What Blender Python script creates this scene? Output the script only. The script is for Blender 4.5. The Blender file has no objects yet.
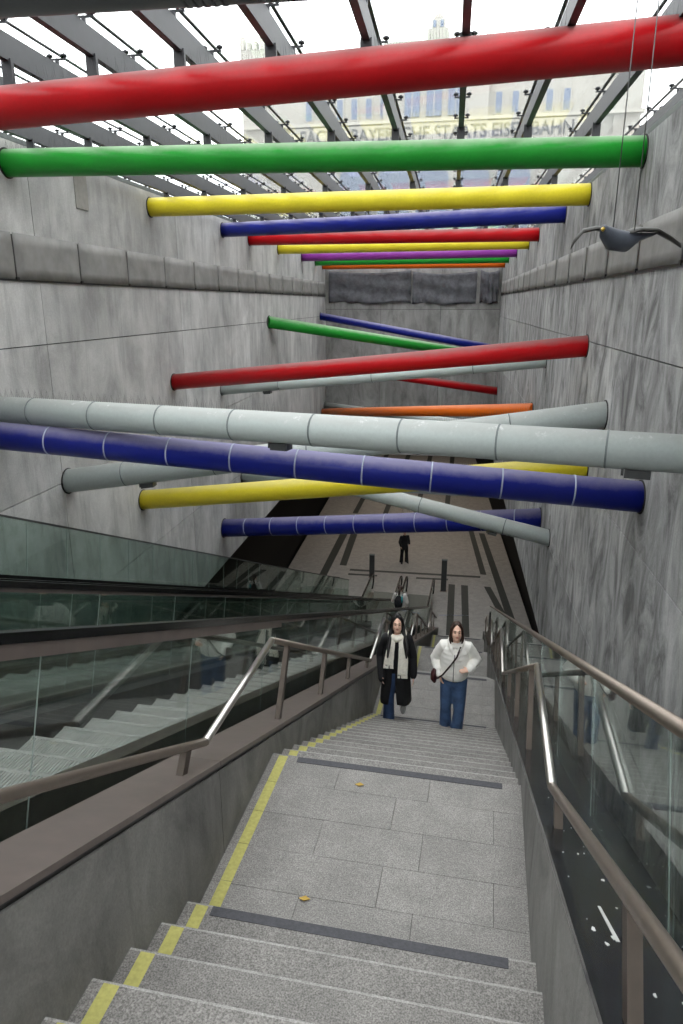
import bpy, math, random
from mathutils import Vector, Matrix
random.seed(7)
S = 3.2                                   # metres per design unit (camera height above the first landing)
C = bpy.context.scene.collection
sc = bpy.context.scene

# ------------------------------------------------------------------ frames
YAW = math.radians(3.077)
WN = Vector((math.cos(YAW), math.sin(YAW), 0)); WD = Vector((-math.sin(YAW), math.cos(YAW), 0))
def M(x, y, z): return Vector((x*S, y*S, (z+1)*S))                 # stair frame: right, ahead, up
def Wl(u, v, z): p = WN*u + WD*v; return Vector((p.x*S, p.y*S, (z+1)*S))   # passage-wall frame
def MM(x, y, z): return Vector((x, y, z))                          # plain metres

# ------------------------------------------------------------------ camera
def setup_camera():
    f, cx, cy = 700.0, 341.5, 512.0
    p = math.atan((cy-303)/f); fp = math.hypot(f, cy-303); psi = math.atan((492.5-cx)/fp)
    fw = Vector((-math.sin(psi)*math.cos(p), math.cos(psi)*math.cos(p), -math.sin(p)))
    rt = Vector((math.cos(psi), math.sin(psi), 0)); up = rt.cross(fw)
    cd = bpy.data.cameras.new('camera'); cam = bpy.data.objects.new('camera', cd); C.objects.link(cam)
    cd.sensor_fit = 'VERTICAL'; cd.sensor_height = 36; cd.lens = f/1024*36
    cd.clip_start = 0.05; cd.clip_end = 500
    m = Matrix((rt, up, -fw)).transposed().to_4x4(); m.translation = M(0, 0, 0)
    cam.matrix_world = m; sc.camera = cam
setup_camera()

# ------------------------------------------------------------------ world, exposure
w = bpy.data.worlds.new('overcast_sky'); sc.world = w; w.use_nodes = True
bg = w.node_tree.nodes['Background']; bg.inputs[0].default_value = (0.98, 0.985, 1.0, 1); bg.inputs[1].default_value = 4.0
sc.cycles.transparent_max_bounces = 32; sc.cycles.max_bounces = 10; sc.cycles.diffuse_bounces = 5
sc.view_settings.view_transform = 'Standard'; sc.view_settings.look = 'None'
sc.view_settings.gamma = 1.0; sc.view_settings.exposure = 0.0; sc.view_settings.use_curve_mapping = False

# ------------------------------------------------------------------ material helpers
def lin(h):
    h = h.lstrip('#'); r = []
    for i in (0, 2, 4):
        c = int(h[i:i+2], 16)/255; r.append(c/12.92 if c <= .04045 else ((c+.055)/1.055)**2.4)
    return (*r, 1)
class NT:
    def __init__(s, name):
        s.m = bpy.data.materials.new(name); s.m.use_nodes = True; s.t = s.m.node_tree
        s.b = s.t.nodes['Principled BSDF']; s.out = s.t.nodes['Material Output']
    def n(s, typ, **kw):
        nd = s.t.nodes.new(typ)
        for k, v in kw.items():
            if isinstance(k, str) and hasattr(nd, k): setattr(nd, k, v)
        return nd
    def l(s, a, b): s.t.links.new(a, b)
    def pos(s, scale):
        g = s.n('ShaderNodeNewGeometry'); mp = s.n('ShaderNodeMapping'); s.l(g.outputs['Position'], mp.inputs['Vector'])
        mp.inputs['Scale'].default_value = scale; return mp.outputs[0]
    def noise(s, scale, size, detail=4, rough=.6, dist=0.):
        nd = s.n('ShaderNodeTexNoise'); s.l(s.pos(scale), nd.inputs['Vector'])
        nd.inputs['Scale'].default_value = size; nd.inputs['Detail'].default_value = detail; nd.inputs['Roughness'].default_value = rough; nd.inputs['Distortion'].default_value = dist
        return nd.outputs['Fac']
    def ramp(s, fac, stops):
        r = s.n('ShaderNodeValToRGB'); s.l(fac, r.inputs[0]); e = r.color_ramp.elements
        e[0].position, e[0].color = stops[0]; e[1].position, e[1].color = stops[-1]
        for p, c in stops[1:-1]:
            x = e.new(p); x.color = c
        return r.outputs[0]
    def mix(s, a, b, fac=.5, mode='MIX'):
        m = s.n('ShaderNodeMix'); m.data_type = 'RGBA'; m.blend_type = mode
        for v, i in ((fac, 0), (a, 6), (b, 7)):
            if hasattr(v, 'is_linked') or hasattr(v, 'links'): s.l(v, m.inputs[i])
            else: m.inputs[i].default_value = v
        return m.outputs[2]
    def bump(s, h, dist=.004, strength=.5):
        b = s.n('ShaderNodeBump'); b.inputs['Distance'].default_value = dist; b.inputs['Strength'].default_value = strength
        s.l(h, b.inputs['Height']); s.l(b.outputs[0], s.b.inputs['Normal'])
def g(v): return (v, v, v, 1)
def flat(name, col, rough=.6, metal=0., bump=None, var=.12, vscale=14, spec=.5):
    t = NT(name); c = lin(col) if isinstance(col, str) else col
    n = t.noise((1, 1, 1), vscale, 3)
    dark = tuple(x*(1-var) for x in c[:3])+(1,); lite = tuple(min(1, x*(1+var)) for x in c[:3])+(1,)
    t.l(t.ramp(n, [(.3, dark), (.7, lite)]), t.b.inputs['Base Color'])
    t.b.inputs['Roughness'].default_value = rough; t.b.inputs['Metallic'].default_value = metal
    t.b.inputs['Specular IOR Level'].default_value = spec
    if bump: t.bump(n, bump)
    return t.m
def concrete(name, lo, hi, streak=.5, mott=2.2, tint=(1.0, .985, .955, 1), vary=.1, dist=1.0, zs=.4, band=(.30, .5, .70)):
    t = NT(name)
    a = t.noise((1, 1, zs), mott, 6, .68, dist)            # clouds drawn out downwards
    b = t.noise((1.5, 1.5, .13), 2.2, 5, .7, .4)           # run-off streaks
    c = t.noise((1, 1, 1), 55, 3, .7); d = t.noise((1, 1, .8), .55, 3, .6, .5)
    base = t.ramp(a, [(band[0], lo), (band[1], tuple((x*.45+y*.55) for x, y in zip(lo, hi))), (band[2], hi)])
    st = t.ramp(b, [(.38, g(.5)), (.47, g(.9)), (.58, g(1))])
    col = t.mix(base, st, streak, 'MULTIPLY')
    col = t.mix(col, t.ramp(d, [(.32, g(.74)), (.66, g(1.08))]), 1, 'MULTIPLY')
    gr = t.ramp(c, [(.3, g(.86)), (.7, g(1.06))]); col = t.mix(col, gr, 1, 'MULTIPLY')
    oi = t.n('ShaderNodeObjectInfo'); pr = t.ramp(oi.outputs['Random'], [(0, g(1-vary)), (1, g(1+vary))])
    col = t.mix(col, pr, 1, 'MULTIPLY'); col = t.mix(col, tint, 1, 'MULTIPLY')
    t.l(col, t.b.inputs['Base Color']); t.b.inputs['Roughness'].default_value = .82
    t.bump(t.mix(a, c, .6), .006, .5); return t.m
def granite(name, lo, hi, vary=.06):
    t = NT(name)
    a = t.noise((1, 1, 1), 130, 2, .6); b = t.noise((1, 1, 1), 4, 5, .7); c = t.noise((1, 1, 1), 38, 2, .5)
    col = t.mix(t.ramp(a, [(.35, lo), (.66, hi)]), t.ramp(b, [(.25, g(.72)), (.7, g(1.05))]), 1, 'MULTIPLY')
    col = t.mix(col, t.ramp(c, [(.3, g(.86)), (.65, g(1.06))]), 1, 'MULTIPLY')
    oi = t.n('ShaderNodeObjectInfo'); col = t.mix(col, t.ramp(oi.outputs['Random'], [(0, g(1-vary)), (1, g(1+vary))]), 1, 'MULTIPLY')
    t.l(col, t.b.inputs['Base Color']); t.b.inputs['Roughness'].default_value = .75
    t.bump(a, .002, .4); return t.m
def pipe_paint(name, col, dust=.55, dustcol='#8f8a86', rough=.34, droppings=0.):
    t = NT(name); geo = t.n('ShaderNodeNewGeometry'); sx = t.n('ShaderNodeSeparateXYZ'); t.l(geo.outputs['Normal'], sx.inputs[0])
    n = t.noise((1, 1, 1), 5, 5, .7); n2 = t.noise((1.2, 1.2, 1.2), 28, 4, .7)
    ad = t.n('ShaderNodeMath'); ad.operation = 'MULTIPLY_ADD'; t.l(n, ad.inputs[0]); ad.inputs[1].default_value = .5; t.l(sx.outputs[2], ad.inputs[2])
    up = t.ramp(ad.outputs[0], [(.55, g(0)), (1.02, g(dust))])          # dust settled on the upward side
    c = t.mix(lin(col), t.ramp(n2, [(.3, g(.85)), (.7, g(1.05))]), .6, 'MULTIPLY')
    col_ = t.mix(c, lin(dustcol), up)
    if droppings:
        d = t.noise((1, 1, 1), 9, 6, .8); k = t.n('ShaderNodeMath'); k.operation = 'MULTIPLY'
        t.l(t.ramp(d, [(.58, g(0)), (.66, g(droppings))]), k.inputs[0]); t.l(t.ramp(sx.outputs[2], [(.3, g(0)), (.75, g(1))]), k.inputs[1])
        col_ = t.mix(col_, g(.78), k.outputs[0])
    t.l(col_, t.b.inputs['Base Color']); rr = t.ramp(up, [(0, g(rough)), (.5, g(.75))]); t.l(rr, t.b.inputs['Roughness']); t.b.inputs['Specular IOR Level'].default_value = .28
    return t.m
def glass(name, tint, ior=1.5, haze=0., hazecol=(.8, .82, .82, 1), rough=.02):
    t = NT(name); t.t.nodes.remove(t.b)
    tr = t.n('ShaderNodeBsdfTransparent'); tr.inputs[0].default_value = tint
    gl = t.n('ShaderNodeBsdfGlossy'); gl.inputs['Roughness'].default_value = rough; gl.inputs[0].default_value = (.9, .95, .93, 1)
    fr = t.n('ShaderNodeFresnel'); 
    bf = t.n('ShaderNodeNewGeometry'); mr = t.n('ShaderNodeMapRange'); t.l(bf.outputs['Backfacing'], mr.inputs[0])    # the leaving face reflects like the entering one
    mr.inputs[3].default_value = ior; mr.inputs[4].default_value = 1/ior; t.l(mr.outputs[0], fr.inputs['IOR'])
    mx = t.n('ShaderNodeMixShader'); t.l(fr.outputs[0], mx.inputs[0]); t.l(tr.outputs[0], mx.inputs[1]); t.l(gl.outputs[0], mx.inputs[2])
    o = mx.outputs[0]
    if haze:
        tl = t.n('ShaderNodeBsdfTranslucent'); tl.inputs[0].default_value = hazecol
        m2 = t.n('ShaderNodeMixShader'); m2.inputs[0].default_value = haze; t.l(o, m2.inputs[1]); t.l(tl.outputs[0], m2.inputs[2]); o = m2.outputs[0]
    t.l(o, t.out.inputs[0]); return t.m

MAT = dict(
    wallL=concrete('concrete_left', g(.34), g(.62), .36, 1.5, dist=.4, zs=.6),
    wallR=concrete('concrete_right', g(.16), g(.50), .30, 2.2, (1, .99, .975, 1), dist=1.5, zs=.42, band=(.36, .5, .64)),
    wallF=concrete('concrete_far', g(.20), g(.42), .4, 2.0, dist=1.0),
    parapet=concrete('concrete_parapet', g(.13), g(.27), .3, 2.0, (1, .97, .91, 1), .03, dist=1.0, zs=.7),
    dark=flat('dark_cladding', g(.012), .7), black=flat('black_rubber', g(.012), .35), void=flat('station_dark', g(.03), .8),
    step=granite('granite_step', (.115, .108, .100, 1), (.30, .286, .268, 1)), edge=granite('worn_lit_edge', (.24, .23, .215, 1), (.40, .39, .37, 1)),
    paver=granite('granite_paver', (.14, .133, .125, 1), (.335, .32, .30, 1), .05),
    yellow_tape=flat('yellow_tape', '#aba65e', .7, var=.15, vscale=40), strip=flat('anti_slip_strip', '#46464a', .9, var=.2, vscale=60, bump=.002),
    steel=flat('stainless_steel', '#92877d', .42, .9, var=.06), steel_bright=flat('steel_sky_sheen', '#cdc8c2', .30, 1., var=.03), post=flat('post_steel', '#564d46', .5, .6, var=.1),  # brighter copy for level rails: sky reflection put into the colour
    coping=flat('bronze_coping', '#665c57', .45, .15, var=.10, vscale=6), coping_dark=flat('dark_coping', '#3c3e41', .2, .6, var=.3, vscale=7),
    glass_edge=flat('pale_glass_edge', '#9aa39f', .4), deck=flat('escalator_deck', '#6f675e', .4, .7), deck_grey=flat('escalator_skirt_grey', '#6a706d', .45, .5),
    esc_step=flat('escalator_step', '#a2a19d', .5, .2, var=.12, vscale=30), rubber=flat('handrail_rubber', '#0b0b0d', .22, var=.1),
    beam=flat('roof_steel_grey', '#2e2f32', .5, .0, var=.14, vscale=9), joint=flat('black_silicone', g(.012), .5),
    clamp=flat('clamp_steel', '#2c2d30', .35, .5),
    glass=glass('balustrade_glass', (.86, .895, .88, 1), 1.6), glass_green=glass('screen_glass', (.76, .84, .81, 1), 1.55),
    roof_glass=glass('roof_glass', (.97, .985, .985, 1), 1.13, .03),
    sheet=flat('grey_cover_sheet', '#83817e', .75, var=.2, vscale=3, bump=.006), tarp=flat('dark_tarpaulin', '#55555a', .8, var=.3, vscale=6, bump=.03),
    floor=granite('platform_granite', (.38, .36, .335, 1), (.52, .49, .46, 1), .03), floor_strip=flat('dark_floor_strip', '#3f423f', .6, var=.2),
    facade=flat('pale_facade', '#96938b', .85, var=.05, vscale=1.2), facade_trim=flat('facade_trim', '#a19e95', .85), pane=flat('facade_window', '#56647a', .5),
    letters=flat('facade_letters', '#47494b', .7), plaza=flat('plaza_paving', '#8c8a86', .85),
    spike=flat('spike_wire', '#5a5a5a', .4, .6), bird=flat('slate_grey_paint', '#474c55', .5, var=.15), birdw=flat('wing_grey_paint', '#454440', .6, var=.15), beak=flat('yellow_beak', '#b8982f', .5),
    skin=flat('skin', '#e6bba4', .5, var=.06), hair_black=flat('black_hair', '#120e0e', .4, var=.3, vscale=60), hair_brown=flat('brown_hair', '#3a2820', .42, var=.3, vscale=60),
    coat=flat('black_wool', '#101013', .85, var=.3, vscale=30, bump=.003), scarf=flat('cream_scarf', '#f3eee0', .9, var=.10, vscale=40, bump=.006),
    jeans=flat('blue_denim', '#31466a', .85, var=.28, vscale=10, bump=.002), jeans_light=flat('mid_blue_denim', '#3d5578', .85, var=.3, vscale=9, bump=.002),
    white_jacket=flat('white_quilt', '#f4f1ea', .7, var=.05, vscale=12, bump=.006), shoe_white=flat('white_shoe', '#d9d7d4', .5), shoe_dark=flat('dark_shoe', '#1c1c20', .5),
    bag=flat('dark_red_bag', '#3d1518', .45), strap=flat('dark_strap', '#2b1d18', .6), eye=flat('dark_eye', '#1b1512', .2), lips=flat('lips', '#9a4f48', .5),
    navy=flat('dark_clothes', '#17181d', .85, var=.2), teal=flat('teal_bottle', '#3aa4b0', .4), white_top=flat('white_shirt', '#d5d2cd', .85), leaf=flat('yellow_leaf', '#a88a3c', .7),
    dropping=flat('white_dropping', '#c9c9c6', .8), lamp_body=flat('lamp_body', '#b0b0b0', .5), panel_plate=flat('pale_plate', '#8f8c86', .7, var=.1),
    seam=flat('pale_seam', '#9aa0b4', .5), grey_seam=flat('grey_seam', '#6f7676', .6), flange=flat('dark_collar', '#1f1d1c', .7), hardware=flat('dark_bracket', '#3b3d3d', .5),
)
lm = bpy.data.materials.new('lamp_glow'); lm.use_nodes = True
_b = lm.node_tree.nodes['Principled BSDF']; _b.inputs['Emission Color'].default_value = (1, .88, .74, 1); _b.inputs['Emission Strength'].default_value = 26.0
MAT['glow'] = lm

# ------------------------------------------------------------------ mesh helpers
class MB:
    def __init__(s): s.v = []; s.f = []; s.mi = []; s.sm = []
    def add(s, vs, fs, mi=0, smooth=False):
        o = len(s.v); s.v += [tuple(v) for v in vs]; s.f += [tuple(i+o for i in q) for q in fs]; s.mi += [mi]*len(fs); s.sm += [smooth]*len(fs); return s
    def hexa(s, c, mi=0):     # 8 corners: bottom 4 (ccw from above), top 4
        return s.add(c, [(3, 2, 1, 0), (4, 5, 6, 7), (0, 1, 5, 4), (1, 2, 6, 5), (2, 3, 7, 6), (3, 0, 4, 7)], mi)
    def box(s, F, x, y, z, mi=0):
        return s.hexa([F(x[0], y[0], z[0]), F(x[1], y[0], z[0]), F(x[1], y[1], z[0]), F(x[0], y[1], z[0]),
                       F(x[0], y[0], z[1]), F(x[1], y[0], z[1]), F(x[1], y[1], z[1]), F(x[0], y[1], z[1])], mi)
    def slope(s, F, x, y, zlo, zhi, mi=0):   # a box whose bottom and top follow zlo(y), zhi(y)
        return s.hexa([F(x[0], y[0], zlo(y[0])), F(x[1], y[0], zlo(y[0])), F(x[1], y[1], zlo(y[1])), F(x[0], y[1], zlo(y[1])),
                       F(x[0], y[0], zhi(y[0])), F(x[1], y[0], zhi(y[0])), F(x[1], y[1], zhi(y[1])), F(x[0], y[1], zhi(y[1]))], mi)
    def prism(s, F, x0, x1, poly, mi=0):     # polygon of (y, z), ccw seen from +x, extruded along x
        n = len(poly); vs = [F(x0, y, z) for y, z in poly]+[F(x1, y, z) for y, z in poly]
        fs = [tuple(range(n))[::-1], tuple(range(n, 2*n))]+[(i, (i+1) % n, n+(i+1) % n, n+i) for i in range(n)]
        return s.add(vs, fs, mi)
    def tube(s, pts, r, n=16, cap=True, mi=0, smooth=True, ref=None, round_ends=False):
        pts = [Vector(p) for p in pts]; m = len(pts)
        rad = [r]*m if not isinstance(r, (list, tuple)) else list(r)
        rad = [(q, q) if not isinstance(q, (list, tuple)) else q for q in rad]
        tang = []
        for i in range(m):
            a = pts[max(0, i-1)]; b = pts[min(m-1, i+1)]; d = b-a
            if 0 < i < m-1:
                d = (pts[i]-a).normalized()+(b-pts[i]).normalized()
            tang.append(d.normalized() if d.length > 1e-9 else Vector((0, 0, 1)))
        if round_ends:
            a, b = pts[0], pts[-1]; ra, rb = rad[0], rad[-1]
            pre = [(a-tang[0]*min(ra)*k, (ra[0]*q, ra[1]*q)) for k, q in ((.95, .3), (.7, .72))]
            post = [(b+tang[-1]*min(rb)*k, (rb[0]*q, rb[1]*q)) for k, q in ((.7, .72), (.95, .3))]
            tang = [tang[0]]*2+tang+[tang[-1]]*2
            pts = [p for p, _ in pre]+pts+[p for p, _ in post]; rad = [q for _, q in pre]+rad+[q for _, q in post]; m = len(pts)
        up = Vector(ref) if ref else (Vector((0, 0, 1)) if abs(tang[0].z) < .9 else Vector((0, 1, 0)))
        vs = []
        for i in range(m):
            t = tang[i]; x = (up-t*up.dot(t))
            if x.length < 1e-6: x = t.orthogonal()
            x.normalize(); y = t.cross(x); up = x if not ref else up
            for k in range(n):
                a = 2*math.pi*k/n; vs.append(pts[i]+x*(math.cos(a)*rad[i][1])+y*(math.sin(a)*rad[i][0]))
        fs = [(i*n+k, i*n+(k+1) % n, (i+1)*n+(k+1) % n, (i+1)*n+k) for i in range(m-1) for k in range(n)]
        s.add(vs, fs, mi, smooth)
        if cap: o = len(s.v)-len(vs); s.f += [tuple(o+k for k in range(n))[::-1], tuple(o+(m-1)*n+k for k in range(n))]; s.mi += [mi]*2; s.sm += [False]*2
        return s
    def ell(s, c, r, rot=None, nu=16, nv=10, mi=0):
        c = Vector(c); R = rot or Matrix.Identity(3); vs = [c+R@Vector((0, 0, -r[2]))]
        for j in range(1, nv):
            ph = -math.pi/2+math.pi*j/nv
            for i in range(nu):
                a = 2*math.pi*i/nu; vs.append(c+R@Vector((r[0]*math.cos(ph)*math.cos(a), r[1]*math.cos(ph)*math.sin(a), r[2]*math.sin(ph))))
        vs.append(c+R@Vector((0, 0, r[2]))); L = len(vs)-1
        fs = [(0, 1+(i+1) % nu, 1+i) for i in range(nu)]
        for j in range(nv-2):
            for i in range(nu): a = 1+j*nu; fs.append((a+i, a+(i+1) % nu, a+nu+(i+1) % nu, a+nu+i))
        a = 1+(nv-2)*nu; fs += [(a+i, a+(i+1) % nu, L) for i in range(nu)]
        return s.add(vs, fs, mi, True)
LOC = {}
def mesh_of(name, mb, mats, loc):
    me = bpy.data.meshes.new(name); me.from_pydata([tuple(Vector(v)-loc) for v in mb.v], [], mb.f)
    me.polygons.foreach_set('material_index', mb.mi); me.polygons.foreach_set('use_smooth', mb.sm)
    for m in (mats if isinstance(mats, (list, tuple)) else [mats]): me.materials.append(m)
    me.update(); return me
def obj(name, mb, mats, parent=None, label=None, cat=None, group=None, kind=None):
    xs, ys, zs = zip(*mb.v); loc = Vector(((min(xs)+max(xs))/2, (min(ys)+max(ys))/2, min(zs)))
    o = bpy.data.objects.new(name, mesh_of(name, mb, mats, loc)); C.objects.link(o)
    put(o, loc, parent); return tag(o, label, cat, group, kind)
def put(o, loc, parent=None):
    LOC[o.name] = Vector(loc)
    if parent: o.parent = parent; o.location = Vector(loc)-LOC[parent.name]
    else: o.location = loc
def tag(o, label=None, cat=None, group=None, kind=None):
    for k, v in (('label', label), ('category', cat), ('group', group), ('kind', kind)):
        if v: o[k] = v
    return o
def thing(name, label, cat, loc, group=None, kind=None):
    o = bpy.data.objects.new(name, None); o.empty_display_size = .2; C.objects.link(o); put(o, loc); return tag(o, label, cat, group, kind)
def struct(name, loc=(0, 0, 0)): return thing(name, None, None, Vector(loc), kind='structure')
def inst(src, loc, parent):              # a further piece sharing the mesh of src
    o = src.copy(); C.objects.link(o); put(o, loc, parent); return o

# ================================================================== THE SETTING
UL, UR, VF, ZB = -1.65, .61, 9.5, -1.93
ZT_L, ZT_R, ZFL = .58, .53, -4.032
VJ = [-1.83+1.53*k for k in range(8)]+[VF]
def wall(side):
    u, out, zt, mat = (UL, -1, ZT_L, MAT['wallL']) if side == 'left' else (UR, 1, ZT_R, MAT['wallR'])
    root = obj('wall_'+side, MB().box(Wl, sorted((u+out*.012, u+out*.16)), (VJ[0], VF+.15), (ZB, zt-.004)), MAT['dark'], kind='structure')
    rows = [zt, -.165, -.755, -1.34, ZB]
    for i in range(len(VJ)-1):
        for z1, z0 in zip(rows, rows[1:]):
            gp = .0022; d = random.uniform(-.0006, .0006)
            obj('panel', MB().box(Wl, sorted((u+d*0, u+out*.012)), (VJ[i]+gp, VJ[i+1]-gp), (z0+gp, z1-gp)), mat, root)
wall('left'); wall('right')
root = obj('wall_far', MB().box(Wl, (UL-.15, UR+.15), (VF+.012, VF+.15), (ZB-.08, .56)), MAT['dark'], kind='structure')
ub = [UL, -.92, -.14, UR]
for a, b in zip(ub, ub[1:]):
    for z0, z1 in ((ZB-.08, -1.36), (-1.36, -.77), (-.77, -.08), (-.08, .56)):
        obj('panel', MB().box(Wl, (a+.002, b-.002), (VF, VF+.012), (z0+.002, z1-.002)), MAT['wallF'], root)

# street level behind the camera and the plaza around the shaft
ZST = -.951+.0489*13
obj('ground', MB().box(M, (-2.3, 1.6), (-6, .858-.0885*13), (ZST-.08, ZST)), MAT['plaza'], kind='structure')
for k, (uu, vv) in enumerate((((-9, UL-.16), (-2.5, 30)), ((UR+.16, 9), (-2.5, 30)), ((UL-.16, UR+.16), (VF+.15, 30)))):
    obj('trim_%d' % (k+1), MB().box(Wl, uu, vv, (.30, .42)), MAT['plaza'], kind='structure')
# station box under the plaza
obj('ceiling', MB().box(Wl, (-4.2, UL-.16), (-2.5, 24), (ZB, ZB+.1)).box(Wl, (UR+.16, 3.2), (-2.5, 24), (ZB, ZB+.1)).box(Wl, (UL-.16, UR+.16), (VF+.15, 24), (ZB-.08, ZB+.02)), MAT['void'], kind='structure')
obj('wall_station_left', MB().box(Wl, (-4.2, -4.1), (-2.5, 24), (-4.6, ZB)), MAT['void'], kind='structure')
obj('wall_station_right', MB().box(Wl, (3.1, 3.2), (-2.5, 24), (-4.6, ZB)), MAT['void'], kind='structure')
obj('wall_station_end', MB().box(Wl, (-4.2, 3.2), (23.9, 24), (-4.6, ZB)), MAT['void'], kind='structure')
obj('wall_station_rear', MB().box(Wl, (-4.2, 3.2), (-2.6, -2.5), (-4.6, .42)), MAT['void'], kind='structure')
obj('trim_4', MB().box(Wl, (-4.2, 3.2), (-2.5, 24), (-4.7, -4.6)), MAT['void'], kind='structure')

# platform floor with dark strips let into it
def quad(F, pts, z0, z1):
    return MB().hexa([F(x, y, z0) for x, y in pts]+[F(x, y, z1) for x, y in pts])
floor = obj('floor', quad(Wl, [(-2.35, 6.5), (1.27, 6.5), (.62, 23.9), (-2.55, 23.9)], -4.6, ZFL), MAT['floor'], kind='structure')
def strip(pts, mat='floor_strip', h=.0025): obj('floor_strip', quad(M, pts, ZFL, ZFL+h), MAT[mat], floor)
strip([(-.335, 8.15), (-.245, 8.15), (-.305, 9.85), (-.40, 9.85)]); strip([(-.13, 8.15), (-.04, 8.15), (-.115, 9.85), (-.215, 9.85)])
strip([(.33, 8.9), (.43, 8.9), (.215, 9.86), (.12, 9.86)]); strip([(.06, 10.35), (.15, 10.35), (-.11, 12.6), (-.20, 12.6)])
strip([(.455, 8.6), (.56, 8.6), (.10, 12.4), (0, 12.4)])
strip([(-2.17, 8.6), (-2.06, 8.6), (-2.05, 9.8), (-2.16, 9.8)]); strip([(-2.16, 10.3), (-2.05, 10.3), (-2.20, 12.4), (-2.33, 12.4)])
strip([(-2.33, 8.6), (-2.22, 8.6), (-2.36, 12.4), (-2.50, 12.4)])
strip([(-1.96, 10.10), (.06, 10.20), (.06, 10.27), (-1.96, 10.17)]); strip([(-1.95, 9.92), (-1.50, 9.94), (-1.50, 10.0), (-1.95, 9.98)]); strip([(-.90, 9.97), (-.42, 10.0), (-.42, 10.06), (-.90, 10.03)])
strip([(-.46, 8.72), (-.07, 8.79), (-.07, 8.81), (-.46, 8.74)], 'seam')
for k in range(4): strip([(-2.5+.1*k+k*.5, 13.2+.0*k), (-2.4+.1*k+k*.5, 13.2), (-2.6+.1*k+k*.5, 20), (-2.72+.1*k+k*.5, 20)])

for k, (uu, zt) in enumerate(((( UL-.14, UL-.002), ZT_L), ((UR+.002, UR+.14), ZT_R))):
    obj('trim_%d' % (6+k), MB().box(Wl, uu, (VJ[0], VF+.15), (zt, zt+.018)), MAT['deck_grey'], kind='structure')
# ---------------------------------------------------------------- staircase
XL, XR = -.438, .121
stairs = struct('staircase', M(-.16, 7.9, ZFL))
G, R = .0885, .0489
edges = []                                                    # (yellow tape start, end, z)
def step(y0, y1, z, tape=True):
    """a granite step block, far edge y1 is its nosing, worn pale chamfer along it"""
    e = .0026; mb = MB()
    zb = z-R*1.0-.02
    poly = [(y0-.01, zb), (y1, zb), (y1, z-.0009), (y1-.0042, z), (y0-.01, z)]
    mb.prism(M, XL, XR, poly); mb.mi[-2] = 1 if False else mb.mi[-2]
    # faces: 0,1 ends; 2.. sides in polygon order; side 4 (index 2+2) is the chamfer
    mb.mi[4] = 1  # pale colour holds both wear and the light the edge catches
    o = obj('step', mb, [MAT['step'], MAT['edge']], stairs)
    if tape:
        obj('edge_mark', MB().box(M, (XL+.017, XL+.038), (y0+.004, y1-.004), (z, z+.0007)), MAT['yellow_tape'], o)
    return o
def nose_strip(o, y1, z, x0=XL+.022, x1=XR-.04):
    obj('anti_slip_strip', MB().box(M, (x0, x1), (y1-.028, y1-.010), (z, z+.0009)), MAT['strip'], o)
def landing(y0, y1, z, rows):
    base = obj('landing', MB().box(M, (XL, XR), (y0-.01, y1-.003), (z-.08, z-.010)), MAT['floor_strip'], stairs)
    d = (y1-y0)/rows
    for r in range(rows):
        cuts = [XL]; x = XL+(.30 if r % 2 else .165)
        while x < XR-.05: cuts.append(x); x += .20
        cuts.append(XR)
        for a, b in zip(cuts, cuts[1:]):
            obj('paver', MB().box(M, (a+.0004, b-.0004), (y0+d*r+.0004, y0+d*(r+1)-.0004), (z-.010, z+random.uniform(-.0002, .0002))), MAT['paver'], base)
    obj('nosing', MB().box(M, (XL, XR), (y1-.003, y1), (z-.06, z-.001)), MAT['edge'], base)
    n = 5
    for r in range(n):
        a = y0+.006+(y1-y0-.012)*r/n; b = y0+.006+(y1-y0-.012)*(r+1)/n
        obj('edge_mark', MB().box(M, (XL+.017, XL+.038), (a+.0006, b-.0006), (z+.0003, z+.001)), MAT['yellow_tape'], base)
    return base
for k in range(13):                                            # flight 1, up towards the camera
    y1 = .858-G*k; o = step(y1-G, y1, -.951+R*k)
    if k == 0: nose_strip(o, y1+.008, -.951, XL+.046)
landing(.858, 1.335, -1.0, 5)
obj('anti_slip_strip', MB().box(M, (XL+.062, XR-.04), (1.313, 1.331), (-.9998, -.9988)), MAT['strip'], stairs)
def flight(ys, zs, n):
    for k in range(1, n+1):
        o = step(ys+G*(k-1), ys+G*k, zs-R*k)
        if k == n: nose_strip(o, ys+G*n+.006, zs-R*n, XL+.05)
y, z = 1.335, -1.0
for ln in (.50, .48, .48):
    flight(y, z, 16); y += 16*G; z -= 17*R
    landing(y, y+ln, z, 6); y += ln
    obj('anti_slip_strip', MB().box(M, (XL+.062, XR-.04), (y-.022, y-.004), (z+.0002, z+.0012)), MAT['strip'], stairs)
flight(y, z, 10); YE = y+10*G
LAND = [(.885, 1.335, -1.0), (2.751, 3.251, -1.8313), (4.667, 5.147, -2.6626), (6.563, 7.043, -3.4939)]

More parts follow.
